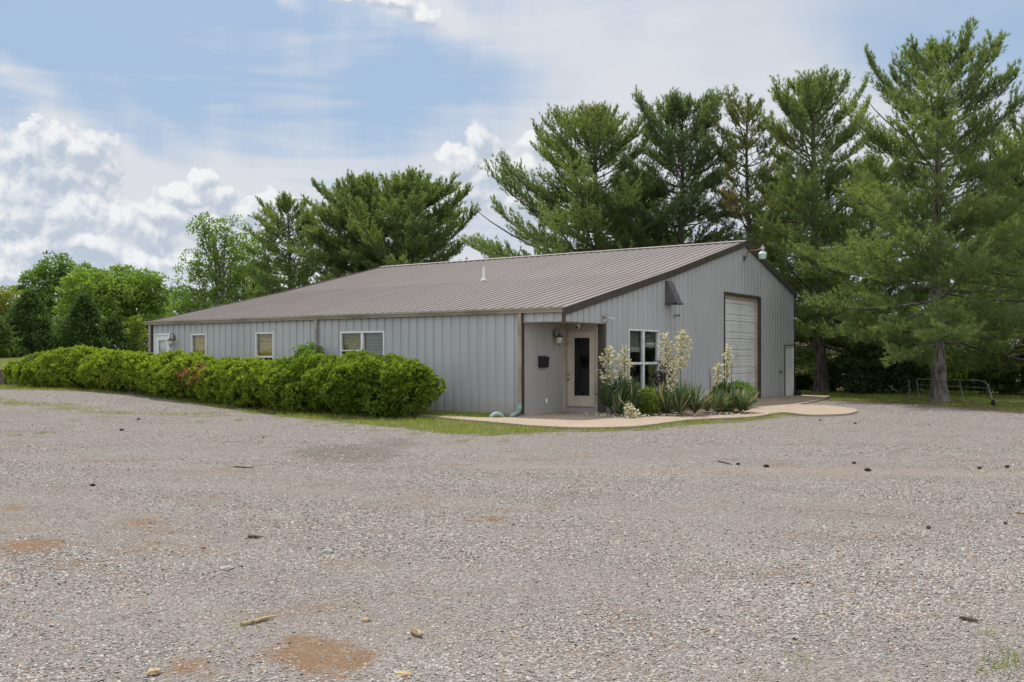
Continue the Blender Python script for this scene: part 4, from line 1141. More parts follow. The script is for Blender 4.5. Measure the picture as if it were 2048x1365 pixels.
broadleaf('leafy_tree', x, y, [(0, 0, zt-1.3, 1.7, 1.4, 1.2), (1.5, 0, zt-2.2, 1.5, 1.4, 1.1), (-.6, 0, zt-3.4, 2.2, 2, 1.8), (0, 0, zt-5.5, 2.8, 2.2, 2.2)],
          'light green tree peeking over between the tallest tree and the maples', leaf=.28, dens=.5, tone=.55, seed=8, clump=.6, group='trees beyond the lawn')
x, y = at(12, 70); zt = zat(578, y)-tz(x, y)
broadleaf('leafy_tree', x, y, [(0, 0, zt-1.2, 1.6, 1.5, 1.2), (.9, 0, zt-2.4, 1.3, 1.3, 1.3), (-.8, 0, zt-2.6, 1.6, 1.4, 1.5), (0, 0, zt-3.6, 1.9, 1.4, 1.6)],
          'yellow green small tree at the far left above the lawn', mat='leaf_yellow', leaf=.22, dens=.8, tone=.4, seed=9, clump=.5, group='trees beyond the lawn')
def conifer(px, Y, ytop, rad, label, tone=.5, seed=1, mat='leaf_dark', group='cone shaped evergreens on the lawn'):
    x, y = at(px, Y); z0 = tz(x, y); H = zat(ytop, Y)-z0
    o = thing('evergreen_shrub', label, 'evergreen', (x, y, z0), 0, group)
    nc = int(1500*rad/1.9*H/4.5); f = rng.random(nc)**1.35
    r_ = rad*((1-f)**.8)*(.72+.35*rng.random(nc)**.6)*(1+.12*np.sin(f*23+seed))
    a = rng.uniform(0, 2*PI, nc); r_ = r_*(1+.18*np.sin(a*3+seed+f*5))
    r_ = np.where(f < .10, r_*(.7+3*f), r_)
    Cn = np.column_stack([r_*np.cos(a), r_*np.sin(a), f*H])
    D = nrm(np.column_stack([np.cos(a), np.sin(a), .5+.4*rng.random(nc)]))
    per = 12; off = rng.normal(0, .13, (nc, per, 3))
    P = (Cn[:, None]+off).reshape(-1, 3); dd = (D[:, None]+rng.normal(0, .5, (nc, per, 3))).reshape(-1, 3)
    tt = np.repeat(tone+rng.normal(0, .24, nc), per)+rng.normal(0, .08, nc*per)
    L = rng.uniform(.12, .24, len(P))
    V, F, T = leaves(P, dd, L, L*.5, np.clip(tt, 0, 1)); npmesh('foliage', V, F, M[mat], o, t=T)
    f = np.linspace(0, 1, 5); V, F, T = np_tube(np.column_stack([0*f, 0*f, f*H*.9-.05]), .09*(1-.8*f)+.01, 7); npmesh('trunk', V, F, M['bark'], o)
    return o
conifer(58, 60, 588, 1.95, 'wide cone shaped dark evergreen at the left of the lawn', .50, 1)
conifer(168, 61, 598, 1.65, 'narrow pointed dark evergreen behind the left end of hedge', .42, 2)
conifer(225, 62, 642, 1.15, 'small dark evergreen between the pointed one and the lime shrub', .4, 3)
conifer(-8, 57, 640, 1.2, 'low dark evergreen cut by the left edge of the view', .75, 4)
x, y = at(266, 63); broadleaf('lime_shrub', x, y, [(0, 0, 1.1, .7, .7, 1.1), (.2, 0, 1.9, .4, .4, .6)], 'lime green shrub beside the left corner of building', 'shrub', 'leaf_lime', .16, .7, .05, tone=.45, seed=4, clump=.35)
x, y = at(284, 66); broadleaf('evergreen_shrub', x, y, [(0, 0, 1.0, 1.0, .8, 1.2)], 'squat dark shrub against the left corner of building', 'shrub', 'leaf_dark', .18, .9, .05, tone=.55, seed=12, clump=.35)
x, y = at(395, 95); broadleaf('leafy_tree', x, y, [(0, 0, 4.2, 2.2, 2, 1.6), (-1.6, 0, 3.4, 1.6, 2, 1.5), (1.3, 0, 3.8, 1.3, 1.3, 1.4)], 'small distant tree just showing over the low left roof end', leaf=.26, dens=.5, tone=.5, seed=14, clump=.6)
x, y = at(955, 66); broadleaf('leafy_tree', x, y, [(0, 0, 5.0, 1.9, 1.5, 1.7), (1.2, 0, 5.9, 1.2, 1.2, 1.2), (0, 0, 3, 2, 1.6, 2)], 'pale green tree top in the gap between the two pine groups', leaf=.2, dens=.5, tone=.62, seed=15, clump=.5)
x, y = at(1470, 62); broadleaf('leafy_tree', x, y, [(0, 0, 6.2, 2.4, 2, 2.4), (-1.6, 0, 7.2, 1.6, 1.4, 1.8), (1.4, 0, 7.8, 1.7, 1.6, 1.8)], 'bright green leafy tree seen between pine trunks behind the roof peak', leaf=.22, dens=.7, tone=.55, seed=16, clump=.5)
x, y = at(2045, 62); zt = zat(265, y)-tz(x, y)
broadleaf('leafy_tree', x, y, [(.5, 0, zt-2.5, 2.4, 2.2, 2.4), (-1.0, 0, zt-5.0, 2.2, 2.2, 2.0), (1.6, 0, zt-6.0, 3, 2.5, 3), (0, 0, zt-9, 3.2, 2.6, 2.6)], 'tall bright green leafy tree at the right edge behind the pines', leaf=.24, dens=.7, tone=.5, seed=17, clump=.6)

# understorey on the right
def shrub(px, py, Yv, w, hgt, label, mat='leaf_dark', leaf=.13, tone=.35, seed=1, name='evergreen_shrub', cat='shrub', dens=1.0, group=None):
    x, y = at(px, Yv)
    return broadleaf(name, x, y, [(-w*.28, 0, hgt*.42, w*.36, w*.33, hgt*.45), (w*.25, -.1, hgt*.40, w*.38, w*.33, hgt*.46), (0, .1, hgt*.68, w*.3, w*.3, hgt*.36)], label, cat, mat, leaf, dens, .05, tone=tone, seed=seed, clump=.3, group=group)
shrub(1690, 0, 46.5, 2.3, 1.5, 'dark shrub in the shade right of the dark pine trunk', seed=21, tone=.35)
shrub(1765, 0, 43.5, 3.0, 2.8, 'largest dark shrub, standing midway between the two pine trunks', seed=22, tone=.3)
shrub(1605, 0, 50.5, 1.9, .8, 'low dark shrub beside the right corner of the building', seed=23, tone=.3)
shrub(1835, 0, 48.5, 1.8, 1.3, 'dark shrub behind the left end of the tube gate', seed=24, tone=.35)
shrub(1940, 0, 47.5, 2.4, 1.9, 'sunlit lime green shrub behind the tube gate', 'leaf_lime', .17, .45, 25, 'lime_shrub')
shrub(2010, 0, 43.5, 2.0, 1.8, 'dark green shrub right of the gate wheel', seed=26, tone=.5)
shrub(2075, 0, 42.0, 2.6, 2.5, 'dark green shrub cut by the right edge of view', seed=27, tone=.5)
shrub(1895, 0, 52.5, 2.0, 1.4, 'green shrub glimpsed behind the grey pine trunk', 'leaf_mid', .15, .45, 28, 'leafy_shrub')

# hedge of clipped shrubs in front of the long wall
def hedge_shrub(v, u, w, dpt, hgt, label, seed, tone=.5, rust=False):
    """w along the wall, dpt out from it"""
    p = W(u, v); z0 = tz(p.x, p.y)
    o = thing('hedge_shrub', label, 'shrub', (p.x, p.y, z0), PHI, 'hedge shrubs along the wall')
    nb = 19
    r = np.random.default_rng(seed)
    lob = [(0, 0, hgt*.44, dpt*.43, w*.53, hgt*.46)]
    for i in range(nb):
        a_ = r.uniform(-.5, 1.25)*PI*.5; yy_ = r.uniform(-.47, .47)
        cs_ = math.sqrt(max(.1, 1-(yy_/.52)**2))
        lob.append((-math.cos(a_)*dpt*.34*cs_, yy_*w, hgt*(.44+.34*math.sin(a_)*cs_), dpt*r.uniform(.13, .21), w*r.uniform(.09, .16), hgt*r.uniform(.14, .23)))
    parts = []
    def shell(n, dx, dy, dz, rx, ry, rz, inner):
        D = nrm(rng.normal(0, 1, (n, 3)))
        rr = (1+wobble(D, seed+int(dz*97), .10, 3.5)+rng.normal(0, .025, n))*(inner if inner < 1 else 1)
        Cn = np.array([dx, dy, dz])+D*rr[:, None]*np.array([rx, ry, rz])
        Nn = nrm(D/np.array([rx, ry, rz]))
        k = (Cn[:, 2] > .10) & (Cn[:, 2] > .35-.5*rng.random(n)); return Cn[k], Nn[k]
    allc, alln = [], []
    for i, L in enumerate(lob):
        dx, dy, dz, rx, ry, rz = L
        area = 4*PI*(((rx*ry)**1.6+(rx*rz)**1.6+(ry*rz)**1.6)/3)**(1/1.6)
        Cn, Nn = shell(int(area*(165 if i == 0 else 150)), *L, 1)
        # keep what is outside the other lobes
        out = np.ones(len(Cn), bool)
        for j, q in enumerate(lob):
            if j != i:
                e = (((Cn-np.array(q[:3]))/np.array(q[3:]))**2).sum(1); out &= e > .80
        allc.append(Cn[out]); alln.append(Nn[out])
    Cn, Nn = np.concatenate(allc), np.concatenate(alln)
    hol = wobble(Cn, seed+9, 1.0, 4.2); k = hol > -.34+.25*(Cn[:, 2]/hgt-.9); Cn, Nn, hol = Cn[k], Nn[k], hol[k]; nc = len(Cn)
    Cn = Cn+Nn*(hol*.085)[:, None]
    per = 11
    tone_c = tone+.06+rng.normal(0, .20, nc)+wobble(Cn, seed+5, .16, 1.6)
    Dd = nrm(Nn[:, None]*.75+np.array([0, 0, .35])+rng.normal(0, .62, (nc, per, 3)))
    P = (Cn[:, None]+rng.normal(0, .020, (nc, per, 3))).reshape(-1, 3)
    L = rng.uniform(.055, .105, nc*per)
    tt = np.repeat(tone_c, per)+rng.normal(0, .08, nc*per)
    parts.append(leaves(P, Dd.reshape(-1, 3), L, L*.5, np.clip(tt, 0, .94), .1))
    # stray young shoots
    n = 90; idx = rng.integers(0, nc, n); ln = rng.uniform(.06, .16, n); dr = nrm(Nn[idx]*.8+np.array([0, 0, .9])+rng.normal(0, .3, (n, 3)))
    q = rng.uniform(.1, 1, (n, 9, 1)); P2_ = (Cn[idx][:, None]+dr[:, None]*ln[:, None, None]*q).reshape(-1, 3)
    L2 = rng.uniform(.035, .065, n*9); parts.append(leaves(P2_, np.repeat(dr, 9, 0)*.6+rng.normal(0, .6, (n*9, 3)), L2, L2*.5, np.clip(rng.normal(.8, .1, n*9), 0, .95)))
    # deeper leaves darkened: shade inside the hedge put into their tone
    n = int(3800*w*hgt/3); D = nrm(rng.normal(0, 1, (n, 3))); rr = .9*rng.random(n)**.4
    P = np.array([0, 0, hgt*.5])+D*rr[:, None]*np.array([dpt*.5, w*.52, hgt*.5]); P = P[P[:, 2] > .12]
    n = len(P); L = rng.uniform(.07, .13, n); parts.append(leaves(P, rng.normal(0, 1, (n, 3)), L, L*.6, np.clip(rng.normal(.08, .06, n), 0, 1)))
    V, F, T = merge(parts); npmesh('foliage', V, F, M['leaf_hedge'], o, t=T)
    wood = []
    for i in range(16):
        a = rng.uniform(0, 2*PI); e = np.array([math.cos(a)*dpt*.36*rng.random(), math.sin(a)*w*.42*rng.random(), hgt*rng.uniform(.5, .8)])
        b = np.array([e[0]*.3, e[1]*.45, -.05]); q = np.linspace(0, 1, 5)[:, None]
        wood.append(np_tube(b*(1-q)+e*q+rng.normal(0, .02, (5, 3)), .018*(1-.7*q[:, 0])+.004, 5))
    V, F, T = merge(wood); npmesh('stem', V, F, M['bark'], o)
    if rust:
        n = 420; c = np.array([-dpt*.42, rust*w, hgt*.66])
        cl = c+rng.normal(0, 1, (14, 3))*np.array([.12, .34, .16])
        P = cl[rng.integers(0, 14, n)]+rng.normal(0, .05, (n, 3)); L = rng.uniform(.04, .08, n)
        d = np.tile([-.6, 0, .3], (n, 1))+rng.normal(0, .6, (n, 3))
        V, F, T = leaves(P+np.array([-.10, 0, .05]), d, L, L*.45, rng.random(n)); npmesh('dead_leaves', V, F, M['leaf_rust'], o, t=T)
    return o
HS = [(4.85, -1.75, 3.5, 2.7, 1.72, 'largest hedge shrub, deep green, rounding off the hedge near the porch', 101, .33, 0),
      (7.7, -1.55, 3.2, 2.3, 1.66, 'hedge shrub under the double window, second from the porch', 102, .46, 0),
      (10.3, -1.5, 3.4, 2.1, 1.46, 'hedge shrub with a patch of rusty dead leaves', 103, .58, .34),
      (13.2, -1.5, 3.7, 2.1, 1.44, 'hedge shrub below the tan blind window next to white door', 104, .56, 0),
      (16.4, -1.5, 4.0, 2.1, 1.40, 'hedge shrub in front of the white door and lantern', 105, .62, 0),
      (19.2, -1.55, 3.6, 2.2, 1.46, 'hedge shrub reaching past the left corner of the building', 106, .64, 0),
      (21.3, -1.6, 2.5, 2.0, 1.25, 'last hedge shrub at the left end beside the timber wall', 107, .62, 0)]
for h_ in HS: hedge_shrub(h_[0], h_[1], h_[2], h_[3], h_[4], h_[5], h_[6], h_[7], h_[8])
p = W(-.62, 8.55); broadleaf('leafy_shrub', p.x, p.y, [(0, 0, 1.0, .45, .45, .9), (0, 0, 1.45, .4, .4, .42)], 'darker bushy sprig behind the hedge at the middle downspout', 'shrub', 'leaf_mid', .09, 1.0, .04, tone=.4, seed=31, clump=.18)

# timber retaining wall at the left edge
rw = thing('retaining_wall', 'low weathered timber retaining wall beside the left hedge end', 'wall', (-19.0, 38.55, tz(-19, 38.5)), 0)
mb = MB()
for k in range(3): mb.box(-9, .2+.05*k, -.10+.01*k, .12, -.1+.19*k, .08+.19*k)
mb.box(-9.05, .3, -.14, .16, .472, .60); mb.build('timber', M['timber'], rw, bevel=.012)
mb = MB()
for k in range(5): mb.box(-.75-1.9*k, -.58-1.9*k, -.22, -.141, -.1, .62)
mb.build('post', M['timber'], rw, bevel=.01)

# ------------------------------------------------------------------ plants of the bed
def sword_leaves(n, L0, L1, seed, dry=.12, spread=1.0, tone=.4):
    r = np.random.default_rng(seed)
    a = r.uniform(0, 2*PI, n); el = np.clip(r.normal(.95, .38, n), .1, 1.5)
    L = r.uniform(L0, L1, n); m = 5; s = np.linspace(0, 1, m)
    w = r.uniform(.020, .034, n)
    tt = np.clip(r.normal(tone, .18, n), 0, .86); tt[(r.random(n) < dry) | (el < .25)] = 1.0
    bend = r.uniform(.05, .5, n)
    V = []; 
    for j in range(m):
        e = el-bend*s[j]**1.5
        # accumulate along arc approx
        rr = L*s[j]*np.cos(el-bend*.4*s[j]); zz = L*s[j]*np.sin(el-bend*.55*s[j])
        wd = w*(1-.0*s[j])*(1 if j < m-1 else .05)*(0.7 if j == 0 else 1)
        cx, cy = np.cos(a), np.sin(a)
        c = np.column_stack([rr*cx*spread, rr*cy*spread, zz+.03])
        sd = np.column_stack([-cy, cx, 0*cx])*(wd/2)[:, None]
        V.append(c-sd); V.append(c+sd)
    V = np.stack(V, 1); n_ = 2*m
    F = []
    for j in range(m-1): F.append(np.stack([np.arange(n)*n_+2*j, np.arange(n)*n_+2*j+1, np.arange(n)*n_+2*j+3, np.arange(n)*n_+2*j+2], 1))
    return V.reshape(-1, 3), np.concatenate(F), np.repeat(tt, n_)
BLV = np.array([(0,0,1)]+[(math.cos(k*PI/3)*.75, math.sin(k*PI/3)*.75, .45) for k in range(6)]+[(math.cos(k*PI/3+.5), math.sin(k*PI/3+.5), -.5) for k in range(6)])
BLF = np.array([(0,1+k,1+(k+1) % 6) for k in range(6)]+[(1+k,7+k,1+(k+1) % 6) for k in range(6)]+[(1+(k+1) % 6,7+k,7+(k+1) % 6) for k in range(6)])
def blossoms(P, s):
    n = len(P); V = BLV[None]*s[:, None, None]*rng.uniform(.8, 1.15, (n, len(BLV), 1))
    a = rng.uniform(0, 2*PI, n); ca, sa = np.cos(a)[:, None], np.sin(a)[:, None]
    tl = rng.normal(0, .5, n)[:, None]
    X_, Y_, Z_ = V[..., 0]*ca-V[..., 1]*sa, V[..., 0]*sa+V[..., 1]*ca, V[..., 2]
    X_, Z_ = X_*np.cos(tl)-Z_*np.sin(tl), X_*np.sin(tl)+Z_*np.cos(tl)
    V = np.stack([X_, Y_, Z_], -1)+P[:, None]
    F = BLF[None]+(np.arange(n)*len(BLV))[:, None, None]
    return V.reshape(-1, 3), F.reshape(-1, 3)
def flower_stalk(parent, base, tip, z_start, rad, n, dead=False, size=.031):
    """base, tip in the plant's frame; blossoms from z_start (0..1) to the tip"""
    b, t = np.array(base, float), np.array(tip, float)
    q = np.linspace(0, 1, 8)[:, None]
    side = np.array([.03*rng.normal(), .03*rng.normal(), 0])
    pts = b*(1-q)+t*q+side*np.sin(q*PI)
    wood = [np_tube(pts, .017*(1-.75*q[:, 0])+.003, 7)]
    ax = nrm(t-b); o_ = nrm(np.cross(ax, [.3, .8, .1])); o2 = np.cross(ax, o_)
    L = np.linalg.norm(t-b); P = []
    nb = 30 if not dead else 9
    for i in range(nb):
        f = z_start+(1-z_start)*((i+.3)/nb)
        g = (f-z_start)/(1-z_start)
        rr = rad*(math.sin(PI*min(1, (g*.80+.17)))**.75)*rng.uniform(.55, 1.3)
        a = i*2.4+rng.normal(0, .3); d = o_*math.cos(a)+o2*math.sin(a)+ax*.55; d = nrm(d)
        s0 = b*(1-f)+t*f; e0 = s0+d*rr
        wood.append(np_tube(np.linspace(s0, e0, 4), np.linspace(.006, .003, 4), 4))
        if not dead:
            k = max(3, int(1.5*n/nb*(.4+rr/rad)*rng.uniform(.4, 1.4)))
            ff = rng.uniform(.18, 1.05, k)[:, None]
            P.append(s0*(1-ff)+e0*ff+rng.normal(0, .026, (k, 3))-np.array([0, 0, .012]))
    V, F, T = merge(wood)
    st = npmesh('flower_stalk', V, F, M['deadstalk' if dead else 'stalk'], parent)
    if not dead:
        P = np.concatenate(P); V, F = blossoms(P, rng.uniform(size*.75, size*1.15, len(P)))
        npmesh('blossom', V, F, M['flower'], st, t=np.repeat(rng.random(len(P)), len(BLV)))
    else: st['label'] = 'bare dry brown stalk'
    return st
def yucca(px, py, heads, label, stalks=(), L=(.5, .8), n=90, tone=.4, dry=.12):
    x, y = spot(px, py); z = .08
    o = thing('yucca_plant', label, 'yucca', (x, y, z), 0, 'yuccas in the bed')
    parts = []
    for i, (dx, dy, dz) in enumerate(heads):
        V, F, T = sword_leaves(n, L[0], L[1], int(px)+i, dry, tone=tone); parts.append((V+np.array([dx, dy, dz]), F, T))
        if dz > .2: 
            q = np.linspace(0, 1, 4)[:, None]; parts.append(np_tube(np.array([dx*.6, dy*.6, 0])*(1-q)+np.array([dx, dy, dz+.05])*q, np.full(4, .035), 6))
    V, F, T = merge(parts); npmesh('leaves', V, F, M['leaf_yucca'], o, t=T)
    for (pxb, pyb, pxt, pyt, zs, rad, nn, dd) in stalks:
        Yd = y+dd
        bx, bz = (pxb-1024)/FPX*Yd, zat(pyb, Yd); tx, tz_ = (pxt-1024)/FPX*Yd, zat(pyt, Yd)
        flower_stalk(o, (bx-x, dd, bz-z), (tx-x, dd, tz_-z), zs, rad, abs(nn), nn < 0)
    return o
yucca(1240, 836, [(-.28, .1, .15), (.12, .1, .32), (.32, 0, .1), (-.05, -.2, 0), (.1, .3, .4), (-.3, .3, .35), (.42, .25, .25)], 'tall dark yucca clump by the porch with two fat bloom spikes',
      [(1214, 800, 1219, 694, .26, .33, 170, .05), (1251, 800, 1249, 694, .30, .27, 130, .1)], (.5, .82), 80, .28, .05)
yucca(1355, 834.5, [(-.3, 0, 0), (.1, .05, .05), (.45, 0, 0), (0, -.25, 0), (.25, .3, .1), (-.45, .25, .05)], 'wide grey green yucca clump bearing the three tallest cream bloom spikes',
      [(1335, 800, 1331, 667, .42, .25, 130, .15), (1361, 800, 1365, 659, .42, .31, 190, .05), (1336, 812, 1348, 722, .30, .22, 100, -.1)], (.55, .95), 95, .42, .14)
yucca(1430, 832, [(-.2, 0, 0), (.15, .1, .05), (0, -.2, 0)], 'small yucca with a bare dry stalk and one short bloom',
      [(1418, 800, 1418.5, 737, .5, .04, -1, .1), (1430, 805, 1437, 729, .45, .16, 60, .1)], (.4, .68), 75, .5, .25)
yucca(1474, 830, [(-.15, 0, 0), (.25, .05, 0), (.05, -.2, 0), (.1, .3, .05)], 'right end yucca with pale bloom spike in front of garage door',
      [(1453, 805, 1456, 693, .42, .17, 90, .2), (1463, 805, 1464.5, 727, .9, .03, -1, .25)], (.45, .75), 80, .5, .18)
# bent bloom lying on the ground by the first clump
x, y = spot(1262, 840.5)
o = thing('fallen_bloom', 'bent yucca bloom drooping onto the path edge', 'flower', (x, y, .07), 0)
b0 = np.array([(1237-1024)/FPX*y-x, .05, zat(795, y)-.07]); t0 = np.array([.10, -.03, .04])
flower_stalk(o, tuple(b0), tuple(t0), .42, .20, 90)
x, y = spot(1293, 835); broadleaf('lime_shrub', x, y, [(0, 0, .42, .27, .25, .33), (.03, -.05, .25, .27, .22, .22)], 'small round lime green shrub between the yuccas under the window', 'shrub', 'leaf_lime', .05, 1.2, .02, tone=.5, seed=41, clump=.11)
x, y = spot(1466, 819); broadleaf('leafy_shrub', x, y, [(-.3, 0, .42, .4, .35, .35), (.25, 0, .45, .42, .35, .38), (0, 0, .3, .6, .4, .28)], 'leafy dark green shrub behind the right yuccas at garage door', 'shrub', 'leaf_mid', .07, 1.1, .02, tone=.35, seed=42, clump=.14)
x, y = spot(1330, 823); broadleaf('purple_shrub', x, y, [(0, .15, 1.15, .30, .25, .42), (-.05, .1, .75, .22, .2, .3)], 'thin purple leaved shrub behind the bloom spikes', 'shrub', 'leaf_purple', .055, .5, .025, tone=.5, seed=43, clump=.13, shell=.9)
for px, py, w_, sd in ((1285, 834, .28, 51), (1315, 831, .25, 52), (1412, 829, .25, 53), (1452, 829, .22, 54)):
    pass
x, y = spot(1318, 833); broadleaf('leafy_weed', x, y, [(0, 0, .10, .3, .16, .12), (-.3, -.02, .08, .22, .14, .1)], 'low bright green weeds at the front of bed under the lime shrub', 'weed', 'leaf_mid', .07, 1.1, .01, tone=.75, seed=52, clump=.1, limbs=True)
x, y = spot(1450, 830); broadleaf('leafy_weed', x, y, [(0, 0, .22, .22, .18, .22)], 'bright green leafy weed between the two right yuccas', 'weed', 'leaf_mid', .07, 1.1, .01, tone=.7, seed=53, clump=.1)
def pale_rock(px, py, s, label, mat='greyrock', name='rock', z=None, fl=.6):
    s *= .8
    x, y = spot(px, py); mb = MB()
    bm = bmesh.new(); bmesh.ops.create_icosphere(bm, subdivisions=3, radius=1)
    r = np.random.default_rng(int(px*3+py))
    co = np.array([v.co for v in bm.verts]); d = wobble(co, int(px), .20, 1.7)+wobble(co, int(py), .07, 4.5)
    sc = np.array([r.uniform(.9, 1.35), r.uniform(.7, 1), fl])
    for v, q in zip(bm.verts, d):
        # chipped faces
        p = np.array(v.co)*(1+q); p = np.round(p*2.6)/2.6*.45+p*.55
        v.co = Vector(p*sc*s)
    me = bpy.data.meshes.new(name); bm.to_mesh(me); bm.free(); me.materials.append(M[mat])
    o = link(bpy.data.objects.new(name, me)); o.location = (x, y, (tz(x, y) if z is None else z)+s*fl*.35); o.rotation_euler = (0, 0, r.uniform(0, 3))
    tag(o, label, 'rock'); return o
pale_rock(1404, 815, .16, 'rounded grey white rock behind the yuccas against the wall', z=.08)
# petals fallen on soil and path
n = 520; pl = []
for (px, py, sx, sy, k) in ((1225, 835, 26, 2.2, 150), (1330, 834.5, 45, 1.6, 190), (1420, 832.5, 40, 1.4, 120), (1262, 838, 22, 2.5, 90)):
    for i in range(k): pl.append(spot(px+rng.normal(0, sx), py+rng.normal(0, sy)))
pl = np.array(pl); P = np.column_stack([pl, np.full(len(pl), .092)])
V, F = blossoms(P, rng.uniform(.010, .024, len(P))); V[:, 2] = .088+(V[:, 2]-.088)*.45
pt = npmesh('fallen_petals', V, F, M['petals']); pt['kind'] = 'stuff'; tag(pt, 'cream petals strewn over the soil and path below the yuccas', 'petals')

# ------------------------------------------------------------------ right side: gate, stake, fence, house
def tube_gate():
    a = np.array(spot(1838, 800.5)); b = np.array(spot(1986, 812.5)); d = b-a; L = np.linalg.norm(d); d /= L
    o = thing('tube_gate', 'grey metal tube gate with curved end and wheel behind the grey pine trunk', 'gate', (a[0], a[1], tz(*a)), math.atan2(d[1], d[0]))
    za = zat(759, a[1]); zb = zat(763.5, b[1]); 
    hb = .80; L2 = L
    top = [(-.35, 0, za-.02)]
    top = [(-.18, 0, za), (L2*.82, 0, zb+.02), (L2*.90, 0, zb-.02), (L2*.94, 0, zb-.14)]
    top += [(L2*.97, 0, zb-.4), (L2, 0, .06)]
    mb = MB(); mb.tube(top, .019, 10); mb.build('top_rail', M['gate'], o, smooth=True)
    mb = MB(); mb.tube([(-.16, 0, za-.21), (L2*.945, 0, zb-.22)], .015, 8); mb.build('rail', M['gate'], o, smooth=True)
    mb = MB(); mb.tube([(-.18, 0, za), (0, 0, .02)], .017, 8); mb.build('end_post', M['gate'], o, smooth=True)
    mb = MB(); mb.tube([(L2*.58, 0, zb), (L2*.64, 0, .05)], .014, 8); mb.build('brace', M['gate'], o, smooth=True)
    mb = MB(); mb.tube([(L2*.3, 0, .06), (L2*.99, 0, .07)], .010, 6); mb.build('cable', M['gate'], o)
    mb = MB(); mb.lathe([(.03, -.035), (.085, -.035), (.10, -.02), (.10, .02), (.085, .035), (.03, .035)], 18, (L2+.02, 0, .10), Matrix.Rotation(PI/2, 3, 'X')); w = mb.build('wheel', M['darkmetal'], o, smooth=True)
tube_gate()
x, y = spot(1818, 803); mb = MB(); mb.tube([(0, 0, -.05), (.0, 0, .45), (.005, 0, .74)], [.018, .018, .016], 8); mb.lathe([(.022, .73), (.022, .75), (.006, .762)], 8)
o = mb.build('stake', M['gate'], None, smooth=True); o.location = (x, y, tz(x, y)); tag(o, 'thin upright grey stake left of the tube gate', 'stake')
mb = MB(); x, y = spot(1800, 803); mb.tube([(0, 0, .03), (.6, .05, .06), (1.4, -.1, .04), (2.1, -.25, .03)], [.02, .017, .013, .008], 6); mb.tube([(.6, .05, .06), (1.1, .35, .12), (1.5, .4, .10)], [.012, .009, .005], 6)
o = mb.build('branch', M['twig'], None); o.location = (x, y, tz(x, y)); tag(o, 'fallen bare branch lying on grass left of the gate', 'branch')
def iron_fence():
    p0 = np.array([17.0, 60.5]); p1 = np.array([34.0, 52.0]); d = p1-p0; L = np.linalg.norm(d); d /= L
    o = thing('iron_fence', 'black iron picket fence along the neighbour lot behind the shrubs', 'fence', (p0[0], p0[1], 0), math.atan2(d[1], d[0]))
    zz = [tz(*(p0+d*s)) for s in np.linspace(0, L, 9)]
    zf = lambda s: float(np.interp(s, np.linspace(0, L, 9), zz))
    mb = MB()
    for s0, s1 in zip(np.linspace(0, L, 9)[:-1], np.linspace(0, L, 9)[1:]):
        for h_ in (.22, 1.18, 1.36):
            mb.hexa([(s0, -.015, zf(s0)+h_), (s1, -.015, zf(s1)+h_), (s1, .015, zf(s1)+h_), (s0, .015, zf(s0)+h_)], [(s0, -.015, zf(s0)+h_+.035), (s1, -.015, zf(s1)+h_+.035), (s1, .015, zf(s1)+h_+.035), (s0, .015, zf(s0)+h_+.035)])
    mb.build('rail', M['iron'], o)
    mb = MB(); s = .15
    while s < L: mb.box(s-.011, s+.011, .016, .038, zf(s)+.1, zf(s)+1.46); s += .19
    mb.build('picket', M['iron'], o)
    for s in np.linspace(0, L, 9):
        mb = MB(); mb.box(s-.04, s+.04, -.04, .04, zf(s)-.1, zf(s)+1.55); mb.box(s-.05, s+.05, -.05, .05, zf(s)+1.55, zf(s)+1.6); mb.build('post', M['iron'], o)
iron_fence()
def house():
    X0, Y0 = 26.5, 74.0; z0 = tz(X0, Y0)
    o = thing('neighbour_house', 'tan house with brown shingle hip roof beyond the iron fence', 'house', (X0, Y0, z0), 0)
    w, d = 7.6, 5.5; he = zat(716, Y0-5.5)-z0; hr = he+2.6
    mb = MB(); mb.box(-w, w, -d, d, -.2, he); mb.build('wall', M['tanwall'], o)
    e = .5
    A = [(-w-e, -d-e, he-.05), (w+e, -d-e, he-.05), (w+e, d+e, he-.05), (-w-e, d+e, he-.05)]; r0, r1 = (-w+4.5, 0, hr), (w-4.5, 0, hr)
    mb = MB()
    nrow = 16                      # courses of shingles as stepped bands
    for i in range(nrow):
        f0, f1 = i/nrow, (i+1)/nrow
        def ring(f, dz):
            L_ = [Vector(A[0]).lerp(Vector(r0), f), Vector(A[1]).lerp(Vector(r1), f), Vector(A[2]).lerp(Vector(r1), f), Vector(A[3]).lerp(Vector(r0), f)]
            return [(p.x, p.y, p.z+dz) for p in L_]
        lo, hi = ring(f0, .045), ring(f1, .0)
        mb.add(lo+hi, [(0, 1, 5, 4), (1, 2, 6, 5), (2, 3, 7, 6), (3, 0, 4, 7)])
        if i: 
            pr = ring(f0, 0); mb.add(pr+lo, [(0, 1, 5, 4), (1, 2, 6, 5), (2, 3, 7, 6), (3, 0, 4, 7)])
    mb.add(A, [(0, 3, 2, 1)])
    mb.build('roof', M['shingle'], o)
    for xx in (-6.2, -2.0, 3.0):
        mb = MB(); mb.box(xx, xx+1.2, -d-.04, -d+.02, .9, 2.1); f = mb.build('window', M['white'], o)
        mb = MB(); mb.box(xx+.08, xx+.57, -d-.05, -d-.041, .98, 2.02); mb.box(xx+.63, xx+1.12, -d-.05, -d-.041, .98, 2.02); mb.build('pane', M['panelblack'], f)
    mb = MB(); mb.box(-w-.52, w+.52, -d-.56, -d-.502, he-.16, he+.0); mb.build('fascia', M['tanwall'], o)
house()

